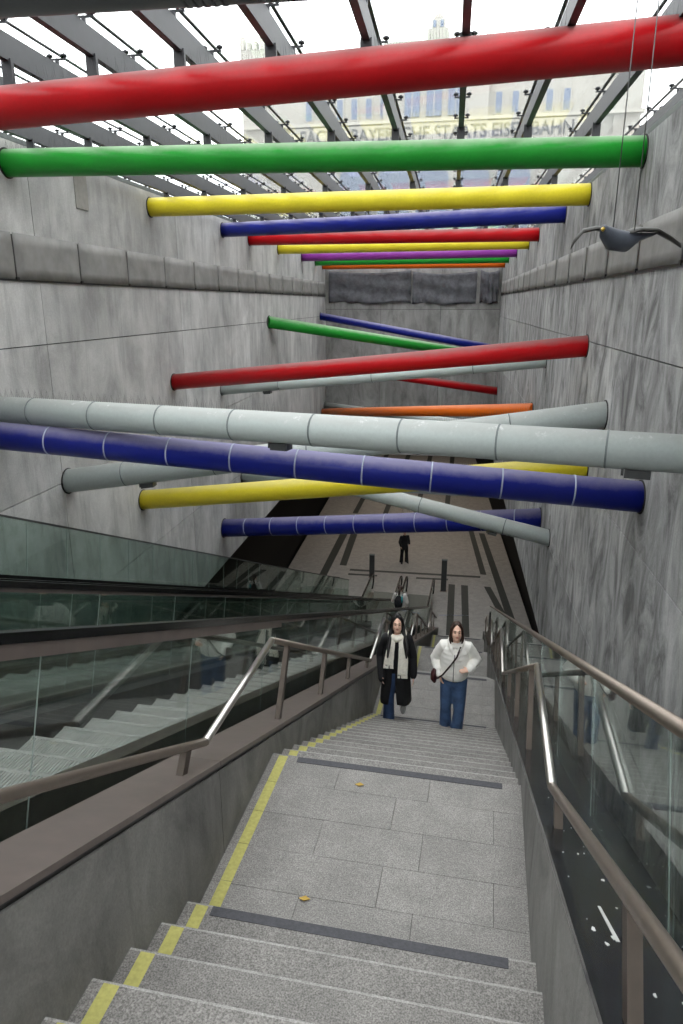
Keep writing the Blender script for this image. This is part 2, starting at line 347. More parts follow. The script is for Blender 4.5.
# ---------------------------------------------------------------- parapets with copings
def cop(y): return -.94-.44*(y-1.347)
YA, YP = -.25, 8.25
def parapet(side):
    xi, xo = (XL, -.524) if side == 'left' else (XR, .235)
    sg = -1 if side == 'left' else 1
    root = struct('parapet_'+side, M((xi+xo)/2, YP, ZFL))
    cuts = [YA, .12, 1.02, 1.95, 2.88, 3.8, 4.7, 5.6, 6.5, 7.4, YP]
    for a, b in zip(cuts, cuts[1:]):
        obj('panel', MB().slope(M, sorted((xi, xo)), (a+.0012, b-.0012), lambda y: max(ZFL-.02, cop(y)-.55), lambda y: cop(y)-.022), MAT['parapet'], root)
    m = MAT['coping'] if side == 'left' else MAT['coping_dark']
    for a, b in zip(cuts, cuts[1:]):
        obj('coping', MB().slope(M, sorted((xi-sg*.003, xo)), (a+.0006, b-.0006), lambda y: cop(y)-.010, cop), m, root)
    obj('shadow_joint', MB().slope(M, sorted((xi+sg*.004, xo)), (YA, YP), lambda y: cop(y)-.023, lambda y: cop(y)-.009), MAT['black'], root)
parapet('left'); parapet('right')

# ---------------------------------------------------------------- glass balustrades along the stairs
def off(o): return lambda y: o-.437*y
def lean(F, x, y, z0, z1, ln=.40):        # a pane sheared so that its joints stand square to the slope
    (x0, x1), (a, b) = x, y
    def c(xx, yy, zz, k): return F(xx, yy+k, zz(yy+k))
    k = .0; k2 = .095
    return MB().hexa([c(x0, a, z0, k), c(x1, a, z0, k), c(x1, b, z0, k), c(x0, b, z0, k), c(x0, a, z1, k2), c(x1, a, z1, k2), c(x1, b, z1, k2), c(x0, b, z1, k2)])
def balustrade(side):
    x = -.52 if side == 'left' else .20
    lab = 'glass balustrade with dark top rail on the left parapet beside the escalator' if side == 'left' else 'glass balustrade with grey-brown top rail on the right parapet by the mottled wall'
    root = thing('glass_balustrade', lab, 'balustrade', M(x, 4, cop(4)), 'stair balustrades')
    z0 = lambda y: cop(y)+.0005
    y0 = -.27; zt = lambda y: -.125-.4253*y
    y = y0-.0
    while y < 7.95:
        b = min(y+.42, 8.15); obj('glass_pane', lean(M, (x-.0022, x+.0022), (y+.0022, b-.0022), z0, zt), MAT['glass'], root)
        obj('pane_joint', lean(M, (x-.0007, x+.0007), (b-.0007, b+.0007), z0, zt), MAT['glass_edge'], root); y = b
    if side == 'left':
        mb = MB(); mb.slope(M, (x-.018, x+.012), (-.25, 8.38), off(-.096), off(-.080)); obj('top_rail', mb, MAT['rubber'], root)
        obj('cover_bar', MB().slope(M, (x+.003, x+.011), (-.25, 1.667), off(-.122), off(-.0975)), MAT['coping'], root, 'brown metal bar ending part-way down')
    else:
        pts = [M(x, q, -.119-.4253*q) for q in (-.25, 2, 4, 6, 8.3)]
        obj('top_rail', MB().tube(pts, .0085*S, 14), MAT['steel'], root, 'grey-brown round top rail')
    obj('end_post', MB().box(M, (x-.012, x+.012), (8.25, 8.285), (cop(8.25)-.01, -.098-.437*8.28)), MAT['hardware'], root)
balustrade('right')

# ---------------------------------------------------------------- handrails
def handrail(side):
    x = -.46 if side == 'left' else .141
    root = thing('handrail', 'stainless steel handrail on flat posts along the %s side of the stairs' % side, 'handrail', M(x, 1.2, cop(1.2)), 'stair handrails')
    pts = [(-.2, -.756+.553*1.215)]
    for a, b, z in LAND:
        pts += [(a+.13, z+.244), (b+.085, z+.244)]
    e = (YE+.12, LAND[-1][2]+.244-.553*(YE+.12-LAND[-1][1]-.085)); pts.append(e)
    def zr(y):
        for (a, za), (b, zb) in zip(pts, pts[1:]):
            if a <= y <= b: return za+(zb-za)*(y-a)/(b-a)
        return pts[-1][1]
    for i, ((a, za), (b, zb)) in enumerate(zip(pts, pts[1:])):
        hor = i % 2 == 1
        mb = MB().tube([M(x, a, za), M(x, b, zb)], .0076*S, 14); mb.ell(M(x, b, zb), (.0076*S,)*3, nu=14, nv=8)
        obj('rail', mb, MAT['steel_bright'] if hor else MAT['steel'], root, 'level stretch of rail, brightened by painted sky reflection' if hor else None)
    ys = []
    for i, (a, b, z) in enumerate(LAND):
        ys += [a+.03, b+.115, b+.56, b+1.0] if i < 3 else [a+.03, b+.115, b+.5]
    for y in [.45]+ys:
        k = .10*min(1, (zr(y)-cop(y))/.22)
        yt = y+k; zt = zr(yt)-.006; w = .006
        mb = MB().hexa([M(x-w, y-.009, cop(y-.009)), M(x+w, y-.009, cop(y-.009)), M(x+w, y+.009, cop(y+.009)), M(x-w, y+.009, cop(y+.009)),
                        M(x-w, yt-.009, zt+.004), M(x+w, yt-.009, zt+.004), M(x+w, yt+.009, zt-.004), M(x-w, yt+.009, zt-.004)])
        obj('post', mb, MAT['post'], root)
handrail('left'); handrail('right')

# ---------------------------------------------------------------- escalators
def escalator(name_lab, x0, x1, tip, rails, glass_x, first):
    root = thing('escalator', name_lab, 'escalator', M((x0+x1)/2, 8.8, ZFL), 'escalators')
    P = .112; rr = P*.437
    n = int(8.35/P)+3; src = None
    yend = (-tip+ZFL)/-.437                                            # where the step tips reach the floor
    for k in range(n):
        yn = -.30+P*k; z = tip-.437*yn
        if z < ZFL+.02: break
        if src is None:
            mb = MB(); poly = [(yn-P-.004, z-rr-.03), (yn, z-rr-.03), (yn+.002, z-rr), (yn, z-.006), (yn-.004, z), (yn-P-.004, z)]
            mb.prism(M, x0, x1, poly); q = 44
            for i in range(q):                                         # ribs on the tread
                a = x0+(x1-x0)*(i+.2)/q; b = x0+(x1-x0)*(i+.75)/q; mb.box(M, (a, b), (yn-P, yn-.002), (z, z+.003))
            mb.box(M, (x0, x1), (yn-P+.0005, yn-P+.009), (z, z+.0034), 1); mb.box(M, (x0, x1), (yn-.007, yn+.001), (z, z+.0034), 2)  # dark strip at each tread back: step shadow painted over the groove gap
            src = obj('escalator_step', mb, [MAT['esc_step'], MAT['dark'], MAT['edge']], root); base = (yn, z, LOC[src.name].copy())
        else:
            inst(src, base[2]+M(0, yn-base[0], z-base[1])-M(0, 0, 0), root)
    obj('comb_plate', MB().box(M, (x0-.02, x1+.02), (8.2, 9.35), (ZFL-.02, ZFL+.006)), MAT['deck_grey'], root)
    zf = ZFL+.29
    for s, gx, rail_off in zip((-1, 1), glass_x, rails):
        yb = (rail_off-zf)/.437
        bar = off(-.358 if gx > -.7 else -.362)
        w = .012
        # skirt and deck
        xa, xb = (gx-.018, x0-.001) if s < 0 else (x1+.001, gx+.018 if gx < -.7 else gx-.003)
        obj('skirt', MB().slope(M, (xa, xb), (-.35, 8.45), lambda y: max(ZFL, off(tip-.14)(y)), lambda y: max(ZFL+.05, bar(y))), MAT['dark'] if gx < -.7 and s < 0 and first else MAT['deck'], root)
        obj('skirt_end', MB().box(M, (xa, xb), (8.45, 9.2), (ZFL, ZFL+.05)), MAT['deck'], root)
        y = -.30
        while y < yb-.2:
            b = min(y+(.495 if gx > -.7 else .44), yb-.05); obj('glass_pane', lean(M, (gx-.002, gx+.002), (y+.0022, b-.0022), bar if gx < -.7 else off(-.42), off(rail_off-.014)), MAT['glass'], root)
            obj('pane_joint', lean(M, (gx-.0007, gx+.0007), (b-.0007, b+.0007), bar if gx < -.7 else off(-.42), off(rail_off-.014)), MAT['glass_edge'], root); y = b
        obj('glass_pane', MB().box(M, (gx-.002, gx+.002), (yb+.06, 9.25), (ZFL+.05, zf-.012)), MAT['glass'], root)
        hr = MB().slope(M, (gx-w, gx+w), (-.35, yb), off(rail_off-.016), off(rail_off)); hr.box(M, (gx-w, gx+w), (yb, 9.3), (zf-.016, zf))
        arc = [(9.3+.13*math.sin(t), zf-.008-.11+.11*math.cos(t)) for t in [math.pi*i/10 for i in range(11)]]
        hr.tube([M(gx, a, b) for a, b in arc], [(w*S, .008*S)]*11, 10)
        obj('handrail_belt', hr, MAT['rubber'], root)
        obj('guide_rail', MB().slope(M, (gx-.007, gx+.007), (-.35, yb), off(rail_off-.026), off(rail_off-.017)), MAT['coping'], root)
    if first:
        obj('cover_bar', MB().slope(M, (-.5865, -.580), (-.30, 1.893), off(-.132), off(-.1085)), MAT['coping'], root, 'brown metal bar ending part-way down')
        obj('outer_skirt', MB().slope(M, (-.586, -.548), (-.30, 8.3), lambda y: max(ZFL, off(-.62)(y)), off(-.425)), MAT['dark'], root)
    return root
escalator('near escalator beside the stairs, pale grey ribbed steps behind the parapet glass', -.925, -.632, -.40, (-.036, -.093), (-.975, -.59), True)
escalator('far escalator next to the left concrete wall, seen through two glass balustrades', -1.425, -1.11, -.37, (-.034, -.034), (-1.47, -1.055), False)
obj('trim_5', MB().slope(M, (-1.036, -.994), (-.35, 8.45), off(-.43), off(-.362)), MAT['deck'], kind='structure')
# tall glass screen between far escalator and wall
root = thing('glass_screen', 'tall greenish glass screen between far escalator and left wall', 'screen', M(-1.56, 3, -1.6))
y = -.3
while y < 7.9:
    b = y+.228; obj('glass_pane', lean(M, (-1.562, -1.558), (y+.0015, b-.0015), off(-.40), off(.172)), MAT['glass_green'], root)
    obj('pane_joint', lean(M, (-1.561, -1.559), (b-.0008, b+.0008), off(-.40), off(.172)), MAT['glass_edge'], root); y = b
obj('top_edge', MB().slope(M, (-1.564, -1.556), (-.3, 8.0), off(.172), off(.180)), MAT['hardware'], root)
obj('base_channel', MB().slope(M, (-1.57, -1.55), (-.3, 8.0), off(-.45), off(-.37)), MAT['hardware'], root)

# ---------------------------------------------------------------- glass roof
roof = struct('glass_roof', Wl(-.5, 5.5, .62))
bu = [.005+.2217*k for k in range(-9, 4)]
V0, V1 = -1.2, 10.3  # roof run on unseen behind the camera to dim the near stairs
bsrc = csrc = psrc = jsrc = None
vs_cl = [1.25+.27*k for k in range(33)]
for i, u in enumerate(bu):
    p = Wl(u, (V0+V1)/2, .60)
    if bsrc is None:
        bm = MB().box(Wl, (u-.004, u+.004), (V0, V1), (.572, .630)).box(Wl, (u-.009, u+.009), (V0, V1), (.567, .572))
        bsrc = obj('roof_beam', bm, MAT['beam'], roof); b = bsrc
        b0 = LOC[bsrc.name].copy(); u0 = u
    else:
        b = inst(bsrc, b0+WN*((u-u0)*S), roof)
    for v in vs_cl:
        q = Wl(u, v, .64)
        if csrc is None:
            cm = MB().box(Wl, (u-.026, u+.026), (v-.003, v+.003), (.640, .644)).box(Wl, (u-.004, u+.004), (v-.004, v+.004), (.630, .644))
            for sgn in (-1, 1):
                cm.tube([Wl(u+sgn*.021, v, .641), Wl(u+sgn*.021, v, .656)], .0030*S, 6); cm.tube([Wl(u+sgn*.021, v, .648), Wl(u+sgn*.021, v, .653)], .0085*S, 8)
            csrc = obj('clamp', cm, MAT['clamp'], b); c0 = LOC[csrc.name].copy(); cu, cv = u, v
        else:
            inst(csrc, c0+WN*((u-cu)*S)+WD*((v-cv)*S), b)
    jm = None
    if jsrc is None:
        jsrc = obj('glass_joint', MB().box(Wl, (u-.0045, u+.0045), (V0, V1), (.655, .6585)), MAT['joint'], roof); j0 = LOC[jsrc.name].copy()
    else: inst(jsrc, j0+WN*((u-u0)*S), roof)
pl = (V1-V0)/10
for i, u in enumerate(bu[:-1]):
    for k in range(10):
        if psrc is None:
            psrc = obj('glass_pane', MB().box(Wl, (u+.0045, u+.2172), (V0+.003, V0+pl-.003), (.655, .659)), MAT['roof_glass'], roof); p0 = LOC[psrc.name].copy()
        else: inst(psrc, p0+WN*((u-bu[0])*S)+WD*(pl*k*S), roof)

# ================================================================== PIPES
def spikes(a, b, r, s0, s1, step_m, h=.10):
    mb = MB(); d = (b-a); L = d.length; d = d.normalized(); side = d.cross(Vector((0, 0, 1))).normalized(); up = side.cross(d)
    s = s0*L; i = 0
    while s < s1*L:
        p = a+d*s+up*r; t = p+up*h+side*h*.35*((i % 3)-1)+d*random.uniform(-.01, .01); q = .0016
        mb.add([p-d*q, p+d*q, p+side*q*1.5, t], [(0, 1, 3), (1, 2, 3), (2, 0, 3)]); s += step_m; i += 1
    return mb
PM = {}
def pmat(col):
    if col not in PM:
        PM[col] = {'green': lambda: pipe_paint('green_paint', '#238f30', .55, '#a3a79a'), 'yellow': lambda: pipe_paint('yellow_paint', '#e2d033', .45, '#b5ad8c'), 'blue': lambda: pipe_paint('blue_paint', '#18227c', .8, '#86829a'),
                   'red': lambda: pipe_paint('red_paint', '#b30f17', .72, '#7c6462'), 'purple': lambda: pipe_paint('purple_paint', '#8a3794', .35, '#a096a0'), 'orange': lambda: pipe_paint('orange_paint', '#e06a1c', .3, '#a08a78'),
                   'dark grey': lambda: pipe_paint('dark_grey_paint', '#5d5f5f', .2),
                   'grey': lambda: pipe_paint('pale_grey_paint', '#b4bdba', .5, '#a3a09c', .4, .5)}[col]()
    return PM[col]
ends = {}
def pipe(label, col, L, Rr, r=.0525, rings=None, spk=None, hang=None):
    a, b = Wl(UL, *L), Wl(UR, *Rr); d = (b-a).normalized()
    root = thing('pipe', label, 'pipe', (a+b)/2-Vector((0, 0, r*S)), 'coloured pipes across the shaft')
    cs = d.dot(WN); obj('tube', MB().tube([a-d*.05/cs, a+(b-a)*.5, b+d*.05/cs], r*S, 40), pmat(col), root)
    for e, q in ((a, WN), (b, -WN)): obj('wall_collar', MB().tube([e+q*.001, e+q*.012], [(r*1.10*S/cs, r*1.10*S)]*2, 32, ref=(0, 0, 1)), MAT['flange'], root)
    if rings:
        n0, n1, step_, m = rings; t = n0
        while t < n1:
            p = a+(b-a)*t; obj('joint_ring', MB().tube([p-d*.008, p+d*.008], r*S+.004, 40), MAT[m], root); t += step_
    if spk: obj('bird_spikes', spikes(a, b, r*S, *spk), MAT['spike'], root, kind='stuff')
    if hang:
        for t, ln in hang:
            p = a+(b-a)*t-Vector((0, 0, r*S+.03)); q = Matrix((d, d.cross(Vector((0, 0, -1))), Vector((0, 0, 1)))).transposed()
            hm = MB(); 
            for x0, x1, z0, z1 in ((-ln, ln, -.03, .04), (-ln*1.25, -ln*1.05, -.01, .05)):
                hm.hexa([p+q@Vector(c) for c in ((x0, -.07, z0), (x1, -.07, z0), (x1, .07, z0), (x0, .07, z0), (x0, -.07, z1), (x1, -.07, z1), (x1, .07, z1), (x0, .07, z1))])
            obj('bracket', hm, MAT['hardware'], root)
    ends[label] = (a, b); return root
ZP = .488
top = [('thick red pipe slanting right up, nearest and largest of the upper row', 'red', (1.82, .444), (1.80, .541), .0478),
       ('green pipe, second of the upper row, just behind the thick red one', 'green', (2.63, .495), (2.69, .482), .0478),
       ('yellow pipe of the upper row between green and blue', 'yellow', (3.93, .50), (3.66, .482), .0478),
       ('blue pipe of the upper row, wall to wall under the roof glass', 'blue', (5.2, .50), (4.4, .482), .0478),
       ('slimmer looking red pipe of the upper row behind the blue', 'red', (5.9, .496), (5.66, .482), .0478),
       ('thin looking yellow pipe of the upper row behind the red', 'yellow', (6.9, .49), (6.35, .475), .0465),
       ('purple pipe high up near the far wall', 'purple', (8.0, .484), (7.5, .478), .0465),
       ('thin looking green pipe of the upper row behind the purple', 'green', (8.8, .476), (8.5, .474), .045),
       ('orange pipe, last of the upper row, right above the tarpaulins', 'orange', (9.3, .456), (9.1, .452), .045)]
for lab, col, L, Rr, r in top:
    root = pipe(lab, col, L, Rr, r, spk=(.0, 1., .022, .13) if 'thick' in lab else None)
    a, b = ends[lab]
    for u in bu:
        if UL+.02 < u < UR-.02:
            t = (u-UL)/(UR-UL); p = a+(b-a)*t; zt = 0
            vv = L[0]+(Rr[0]-L[0])*t; zc = (L[1]+(Rr[1]-L[1])*t)
            obj('roof_bracket', MB().box(Wl, (u-.013, u+.013), (vv-.006, vv+.006), (zc+r-.012, .572)), MAT['beam'], root)
pipe('dark grey pipe at the very top left corner of the shaft, above the red', 'dark grey', (1.20, .494), (1.24, .500), .0525, rings=(.540, .570, .0065, 'hardware'))
# a coiled spring of cable ties hanging under it
mid = [('red pipe slanting up to the right at mid height', 'red', (4.10, -.46), (3.37, -.186), .047, None, None, None),
       ('thin pale grey pipe just under the mid red pipe', 'grey', (5.01, -.615), (4.70, -.361), .036, (.2, .9, .3, 'grey_seam'), None, [(.16, .08)]),
       ('wide blue pipe with pale joint rings crossing the whole picture', 'blue', (2.26, -.449), (2.226, -.581), .0492, (.022, .99, .0985, 'seam'), None, None),
       ('wide pale grey pipe above the wide blue one, streaked with droppings', 'grey', (2.36, -.375), (1.80, -.358), .0485, (.085, .99, .118, 'grey_seam'), (.0, .5, .03, .11), [(.508, .09), (.945, .10)]),
       ('grey pipe coming out of the left wall below the wide blue pipe', 'grey', (2.80, -.756), (2.853, -.419), .0525, (.12, .95, .18, 'grey_seam'), (.5, 1, .03, .08), [(.165, .09)]),
       ('yellow pipe below the wide blue pipe, rising to the right', 'yellow', (3.537, -1.048), (3.113, -.691), .053, None, (.6, .98, .03, .07), None),
       ('blue pipe with joint rings above the platform, lowest of all', 'blue', (4.90, -1.648), (4.38, -1.312), .068, (.09, .99, .094, 'seam'), None, None),
       ('green pipe in the depth, slanting down to the right', 'green', (6.47, -.167), (8.9, -.645), .053, None, None, None),
       ('thin looking blue pipe behind the slanting green one', 'blue', (9.1, -.161), (8.68, -.534), .045, None, None, None),
       ('distant red pipe close to the far wall, slanting down right', 'red', (9.3, -.80), (9.1, -1.066), .05, None, None, None),
       ('orange pipe with bird spikes behind the wide grey pipe', 'orange', (9.2, -1.40), (5.253, -.747), .049, None, (.3, 1, .03, .08), None),
       ('grey pipe half hidden behind the yellow one below the wide blue pipe', 'grey', (5.45, -1.376), (4.24, -1.105), .05, None, None, None),
       ('distant grey pipe ending behind the wide grey pipe, left of the orange', 'grey', (9.4, -1.335), (6.41, -1.104), .045, None, None, None),
       ('grey pipe slanting steeply down to the right, over the blue one', 'grey', (4.482, -.95), (3.954, -1.296), .047, (.45, .98, .22, 'grey_seam'), None, [(.86, .08)])]
for lab, col, L, Rr, r, rg, sp, hg in mid: pipe(lab, col, L, Rr, r, rg, sp, hg)

# small plate, cover sheets, tarpaulins
tag(obj('wall_plate', MB().box(Wl, (UL, UL+.004), (3.115, 3.225), (.40, .545)), MAT['panel_plate']), 'small pale rectangular plate on left wall under the green pipe', 'plate')
def sheets(side):
    u, sg = (UL, 1) if side == 'left' else (UR, -1)
    root = thing('cover_sheets', 'row of hanging grey cover sheets along the upper %s wall' % side, 'sheets', Wl(u, 5, .09), 'rows of cover sheets on the walls')
    z0, z1 = (.088, .255) if side == 'left' else (.104, .25)
    gp = .006 if side == 'left' else .017
    v = .15
    while v < 9.3:
        b = min(v+.49, 9.45); t = random.uniform(.002, .005); n = 6; mb = MB()
        vs = []; fs = []
        for i in range(n+1):
            for j in range(5):
                vv = v+gp+(b-v-2*gp)*i/n; zz = z0+(z1-z0)*j/4
                bul = .003+.006*math.sin(math.pi*i/n)*(1-j/4)+random.uniform(0, .0015)*(j < 4)
                vs.append(Wl(u+sg*bul, vv, zz+random.uniform(-.002, .002)*(j == 0)))
        q = len(vs)
        for i in range(n+1):
            for j in range(5):
                vv = v+gp+(b-v-2*gp)*i/n; vs.append(Wl(u+sg*.0014, vv, z0+(z1-z0)*j/4))
        I = lambda i, j, k=0: k*q+i*5+j
        for i in range(n):
            for j in range(4):
                fs += [(I(i, j), I(i+1, j), I(i+1, j+1), I(i, j+1)), (I(i, j+1, 1), I(i+1, j+1, 1), I(i+1, j, 1), I(i, j, 1))]
        for i in range(n):
            for j in (0, 4): fs.append((I(i, j), I(i, j, 1), I(i+1, j, 1), I(i+1, j)) if j == 0 else (I(i+1, j), I(i+1, j, 1), I(i, j, 1), I(i, j)))
        for j in range(4):
            for i in (0, n): fs.append((I(i, j+1), I(i, j+1, 1), I(i, j, 1), I(i, j)) if i == 0 else (I(i, j), I(i, j, 1), I(i, j+1, 1), I(i, j+1)))
        mb.add(vs, fs, 0, True); obj('sheet', mb, MAT['sheet'], root)
        obj('clip', MB().box(Wl, sorted((u, u+sg*.010)), (b-.008, b+.008), (z0-.007, z0+.006)), MAT['black'], root); v = b
    obj('backing', MB().box(Wl, sorted((u, u+sg*.0012)), (.15, 9.45), (z0, z1-.006)), MAT['black'], root)
    obj('bottom_rail', MB().box(Wl, sorted((u, u+sg*.006)), (.15, 9.45), (z0-.008, z0-.001)), MAT['black'], root)
sheets('left'); sheets('right')
for lab, a, b, za, zb in (('dark tarpaulin hung on the far wall, wide left one', -1.60, -.53, .0, .40), ('dark tarpaulin hung on the far wall, middle one', -.51, .30, -.01, .385), ('narrow crumpled dark tarpaulin at the right corner of the far wall', .345, .575, .0, .40)):
    mb = MB(); nx, nz = 22, 12; vs = []; fs = []
    for k in (0, 1):
        for i in range(nx+1):
            for j in range(nz+1):
                s, t = i/nx, j/nz
                sag = -.045*math.sin(math.pi*s)*(t > .99)*0
                d = .02+.022*(math.sin(s*13+t*5)*math.sin(t*7-s*9)+.6*math.sin(s*31+t*3))*(1-.5*t)+random.uniform(0, .006)
                vs.append(Wl(a+(b-a)*s, VF-(d if k == 0 else .004), za+(zb-za)*t-.03*math.sin(math.pi*s)*t+.012*math.sin(s*9)*(1-t)))
    q = (nx+1)*(nz+1); I = lambda i, j, k=0: k*q+i*(nz+1)+j
    for i in range(nx):
        for j in range(nz): fs += [(I(i, j), I(i+1, j), I(i+1, j+1), I(i, j+1)), (I(i, j+1, 1), I(i+1, j+1, 1), I(i+1, j, 1), I(i, j, 1))]
    for i in range(nx): fs += [(I(i, 0, 1), I(i+1, 0, 1), I(i+1, 0), I(i, 0)), (I(i, nz), I(i+1, nz), I(i+1, nz, 1), I(i, nz, 1))]
    for j in range(nz): fs += [(I(0, j), I(0, j+1), I(0, j+1, 1), I(0, j, 1)), (I(nx, j, 1), I(nx, j+1, 1), I(nx, j+1), I(nx, j))]
    mb.add(vs, fs, 0, True); tag(obj('tarpaulin', mb, MAT['tarp']), lab, 'tarpaulin', 'tarpaulins on the far wall')

# ================================================================== BUILDING BEYOND THE ROOF
def facade():
    VB, UC = 16.0, -.50
    A = math.radians(2.2)
    def Fc(x, d, z):                                  # x along the facade from its middle, d towards the viewer
        return Wl(UC+x*math.cos(A)-d*math.sin(A), VB+.0-x*math.sin(A)-d*math.cos(A), z)
    root = thing('station_building', 'pale neoclassical station building with tower and arched windows beyond the glass roof', 'building', Fc(0, 0, .42))
    def bx(m, x, d, z): return m.hexa([Fc(x[0], d[1], z[0]), Fc(x[1], d[1], z[0]), Fc(x[1], d[0], z[0]), Fc(x[0], d[0], z[0]), Fc(x[0], d[1], z[1]), Fc(x[1], d[1], z[1]), Fc(x[1], d[0], z[1]), Fc(x[0], d[0], z[1])])
    obj('wall', bx(MB(), (-3.95, 3.95), (-1.5, 0), (.42, 4.55)), MAT['facade'], root)
    obj('centre_block', bx(MB(), (-1.05, 1.05), (-1.3, .12), (.42, 4.95)), MAT['facade'], root)
    for z, h, d in ((3.08, .05, .1), (3.50, .06, .12), (4.50, .08, .14)):
        obj('cornice', bx(MB(), (-4.0, 4.0), (-.02, d+.06), (z, z+h)), MAT['facade_trim'], root)
    for x in (-2.62, -2.29, -1.96, -1.66, -1.36, -1.06, .93, 1.25, 1.57, 1.89, 2.22, 2.55):
        fr = obj('window', bx(MB(), (x-.085, x+.085), (0, .03), (3.60, 4.03)), MAT['facade_trim'], root)
        obj('pane', bx(MB(), (x-.06, x+.06), (.005, .04), (3.63, 4.0)), MAT['pane'], fr)
    for x in (-.46, -.02, .41):
        mb = MB(); poly = [(x-.15, 3.60), (x+.15, 3.60)]+[(x+.15*math.cos(t), 4.08+.15*math.sin(t)) for t in [math.pi*i/10 for i in range(11)]]
        n = len(poly); vs = [Fc(a, .16, b) for a, b in poly]+[Fc(a, .125, b) for a, b in poly]
        mb.add(vs, [tuple(range(n)), tuple(range(n, 2*n))[::-1]]+[((i+1) % n, i, n+i, n+(i+1) % n) for i in range(n)]); fr = obj('arched_window', mb, MAT['pane'], root)
        obj('mullion', bx(MB(), (x-.008, x+.008), (.15, .175), (3.6, 4.2)), MAT['facade_trim'], fr)
    for x in (-1.62, -.81, 0, .81, 1.62):              # open arches of the portico at street level
        mb = MB(); poly = [(x-.33, .42), (x+.33, .42)]+[(x+.33*math.cos(t), 2.45+.33*math.sin(t)) for t in [math.pi*i/12 for i in range(13)]]
        n = len(poly); vs = [Fc(a, .14, b) for a, b in poly]+[Fc(a, .11, b) for a, b in poly]
        mb.add(vs, [tuple(range(n)), tuple(range(n, 2*n))[::-1]]+[((i+1) % n, i, n+i, n+(i+1) % n) for i in range(n)]); obj('archway', mb, MAT['pane'], root)
    obj('pediment', MB().add([Fc(a, d, b) for d in (.2, .12) for a, b in ((-.30, 3.13), (.26, 3.13), (-.02, 3.30))], [(0, 1, 2), (5, 4, 3), (0, 3, 4, 1), (1, 4, 5, 2), (2, 5, 3, 0)]), MAT['facade_trim'], root)
    # towers: left corner, centre lantern, right corner
    tw = obj('corner_tower', bx(MB(), (-4.05, -3.55), (-.5, .06), (.42, 5.0)), MAT['facade'], root)
    for x in (-4.02, -3.88, -3.74, -3.60): obj('battlement', bx(MB(), (x-.03, x+.05), (-.1, .08), (5.0, 5.14 if -3.95 < x < -3.65 else 5.24)), MAT['facade_trim'], tw)
    tw = obj('corner_tower', bx(MB(), (3.45, 3.95), (-.5, .06), (.42, 4.75)), MAT['facade'], root)
    for x in (3.48, 3.62, 3.76, 3.88): obj('battlement', bx(MB(), (x-.03, x+.05), (-.1, .08), (4.75, 4.87)), MAT['facade_trim'], tw)
    tw = obj('lantern_tower', bx(MB(), (-.20, .20), (-.4, 0), (4.95, 5.18)), MAT['facade'], root)
    obj('lantern', bx(MB(), (-.13, .13), (-.33, -.07), (5.18, 5.36)), MAT['facade_trim'], tw)
    obj('lantern_cap', MB().tube([Fc(0, -.2, 5.36), Fc(0, -.2, 5.44), Fc(0, -.2, 5.50)], [.11*S, .09*S, .01*S], 12), MAT['facade'], tw)
    for x in (-.07, .07): obj('opening', bx(MB(), (x-.03, x+.03), (-.06, -.045), (5.21, 5.33)), MAT['pane'], tw)
    # the frieze lettering
    cu = bpy.data.curves.new('frieze_text', 'FONT'); cu.body = 'SÄCHS. BAYERSCHE STAATS EISENBAHN'; cu.align_x = 'CENTER'; cu.size = 1; cu.extrude = .03; cu.offset = .018
    to = bpy.data.objects.new('tmp', cu); C.objects.link(to); bpy.context.view_layer.update()
    me = bpy.data.meshes.new_from_object(to.evaluated_get(bpy.context.evaluated_depsgraph_get())); bpy.data.objects.remove(to)
    xs = [v.co.x for v in me.vertices]; wdt = max(xs)-min(xs); k = 5.5*S/wdt
    o = bpy.data.objects.new('frieze_lettering', me); C.objects.link(o); me.materials.append(MAT['letters'])
    ex = (Fc(1, 0, 0)-Fc(0, 0, 0)).normalized(); ez = Vector((0, 0, 1)); ey = ex.cross(ez)
    m = Matrix((ex*k, ez*k*1.12, -ey*k*.6)).transposed()
    for v in me.vertices: v.co = m@v.co
    put(o, Fc(-.03, .145, 3.19), root)
    obj('frieze', bx(MB(), (-3.0, 3.0), (-.02, .135), (3.13, 3.48)), MAT['facade_trim'], root); o['kind'] = 'stuff'
facade()

# ================================================================== PLATFORM THINGS
for lab, x, y, h in (('dark slim totem post on the platform, left of the escalator foot', -1.57, 9.9, .36), ('dark slim totem post on the platform, right of the escalator foot', -.46, 9.57, .48)):
    root = thing('totem_post', lab, 'post', M(x, y, ZFL), 'totem posts on the platform')
    obj('column', MB().box(M, (x-.038, x+.038), (y-.02, y+.02), (ZFL+.006, ZFL+h)), MAT['hardware'], root)
    obj('base_plate', MB().box(M, (x-.05, x+.05), (y-.035, y+.035), (ZFL, ZFL+.006)), MAT['steel'], root)
    obj('cap', MB().box(M, (x-.041, x+.041), (y-.023, y+.023), (ZFL+h, ZFL+h+.012)), MAT['grey_seam'], root)
for i, (u, v) in enumerate(((-1.1, 11.5), (.1, 11.5), (-1.1, 14), (.1, 14), (-1.1, 17.5), (.1, 17.5))):
    root = thing('ceiling_lamp', 'long warm ceiling lamp over the %s part of platform, %s row' % (('near', 'middle', 'far')[i//2], ('left', 'right')[i % 2]), 'lamp', Wl(u, v, ZB-.11), 'station ceiling lamps')
    obj('housing', MB().box(Wl, (u-.04, u+.04), (v-.5, v+.5), (ZB-.096, ZB-.08)), MAT['lamp_body'], root)
    obj('diffuser', MB().box(Wl, (u-.035, u+.035), (v-.49, v+.49), (ZB-.106, ZB-.096)), MAT['glow'], root)

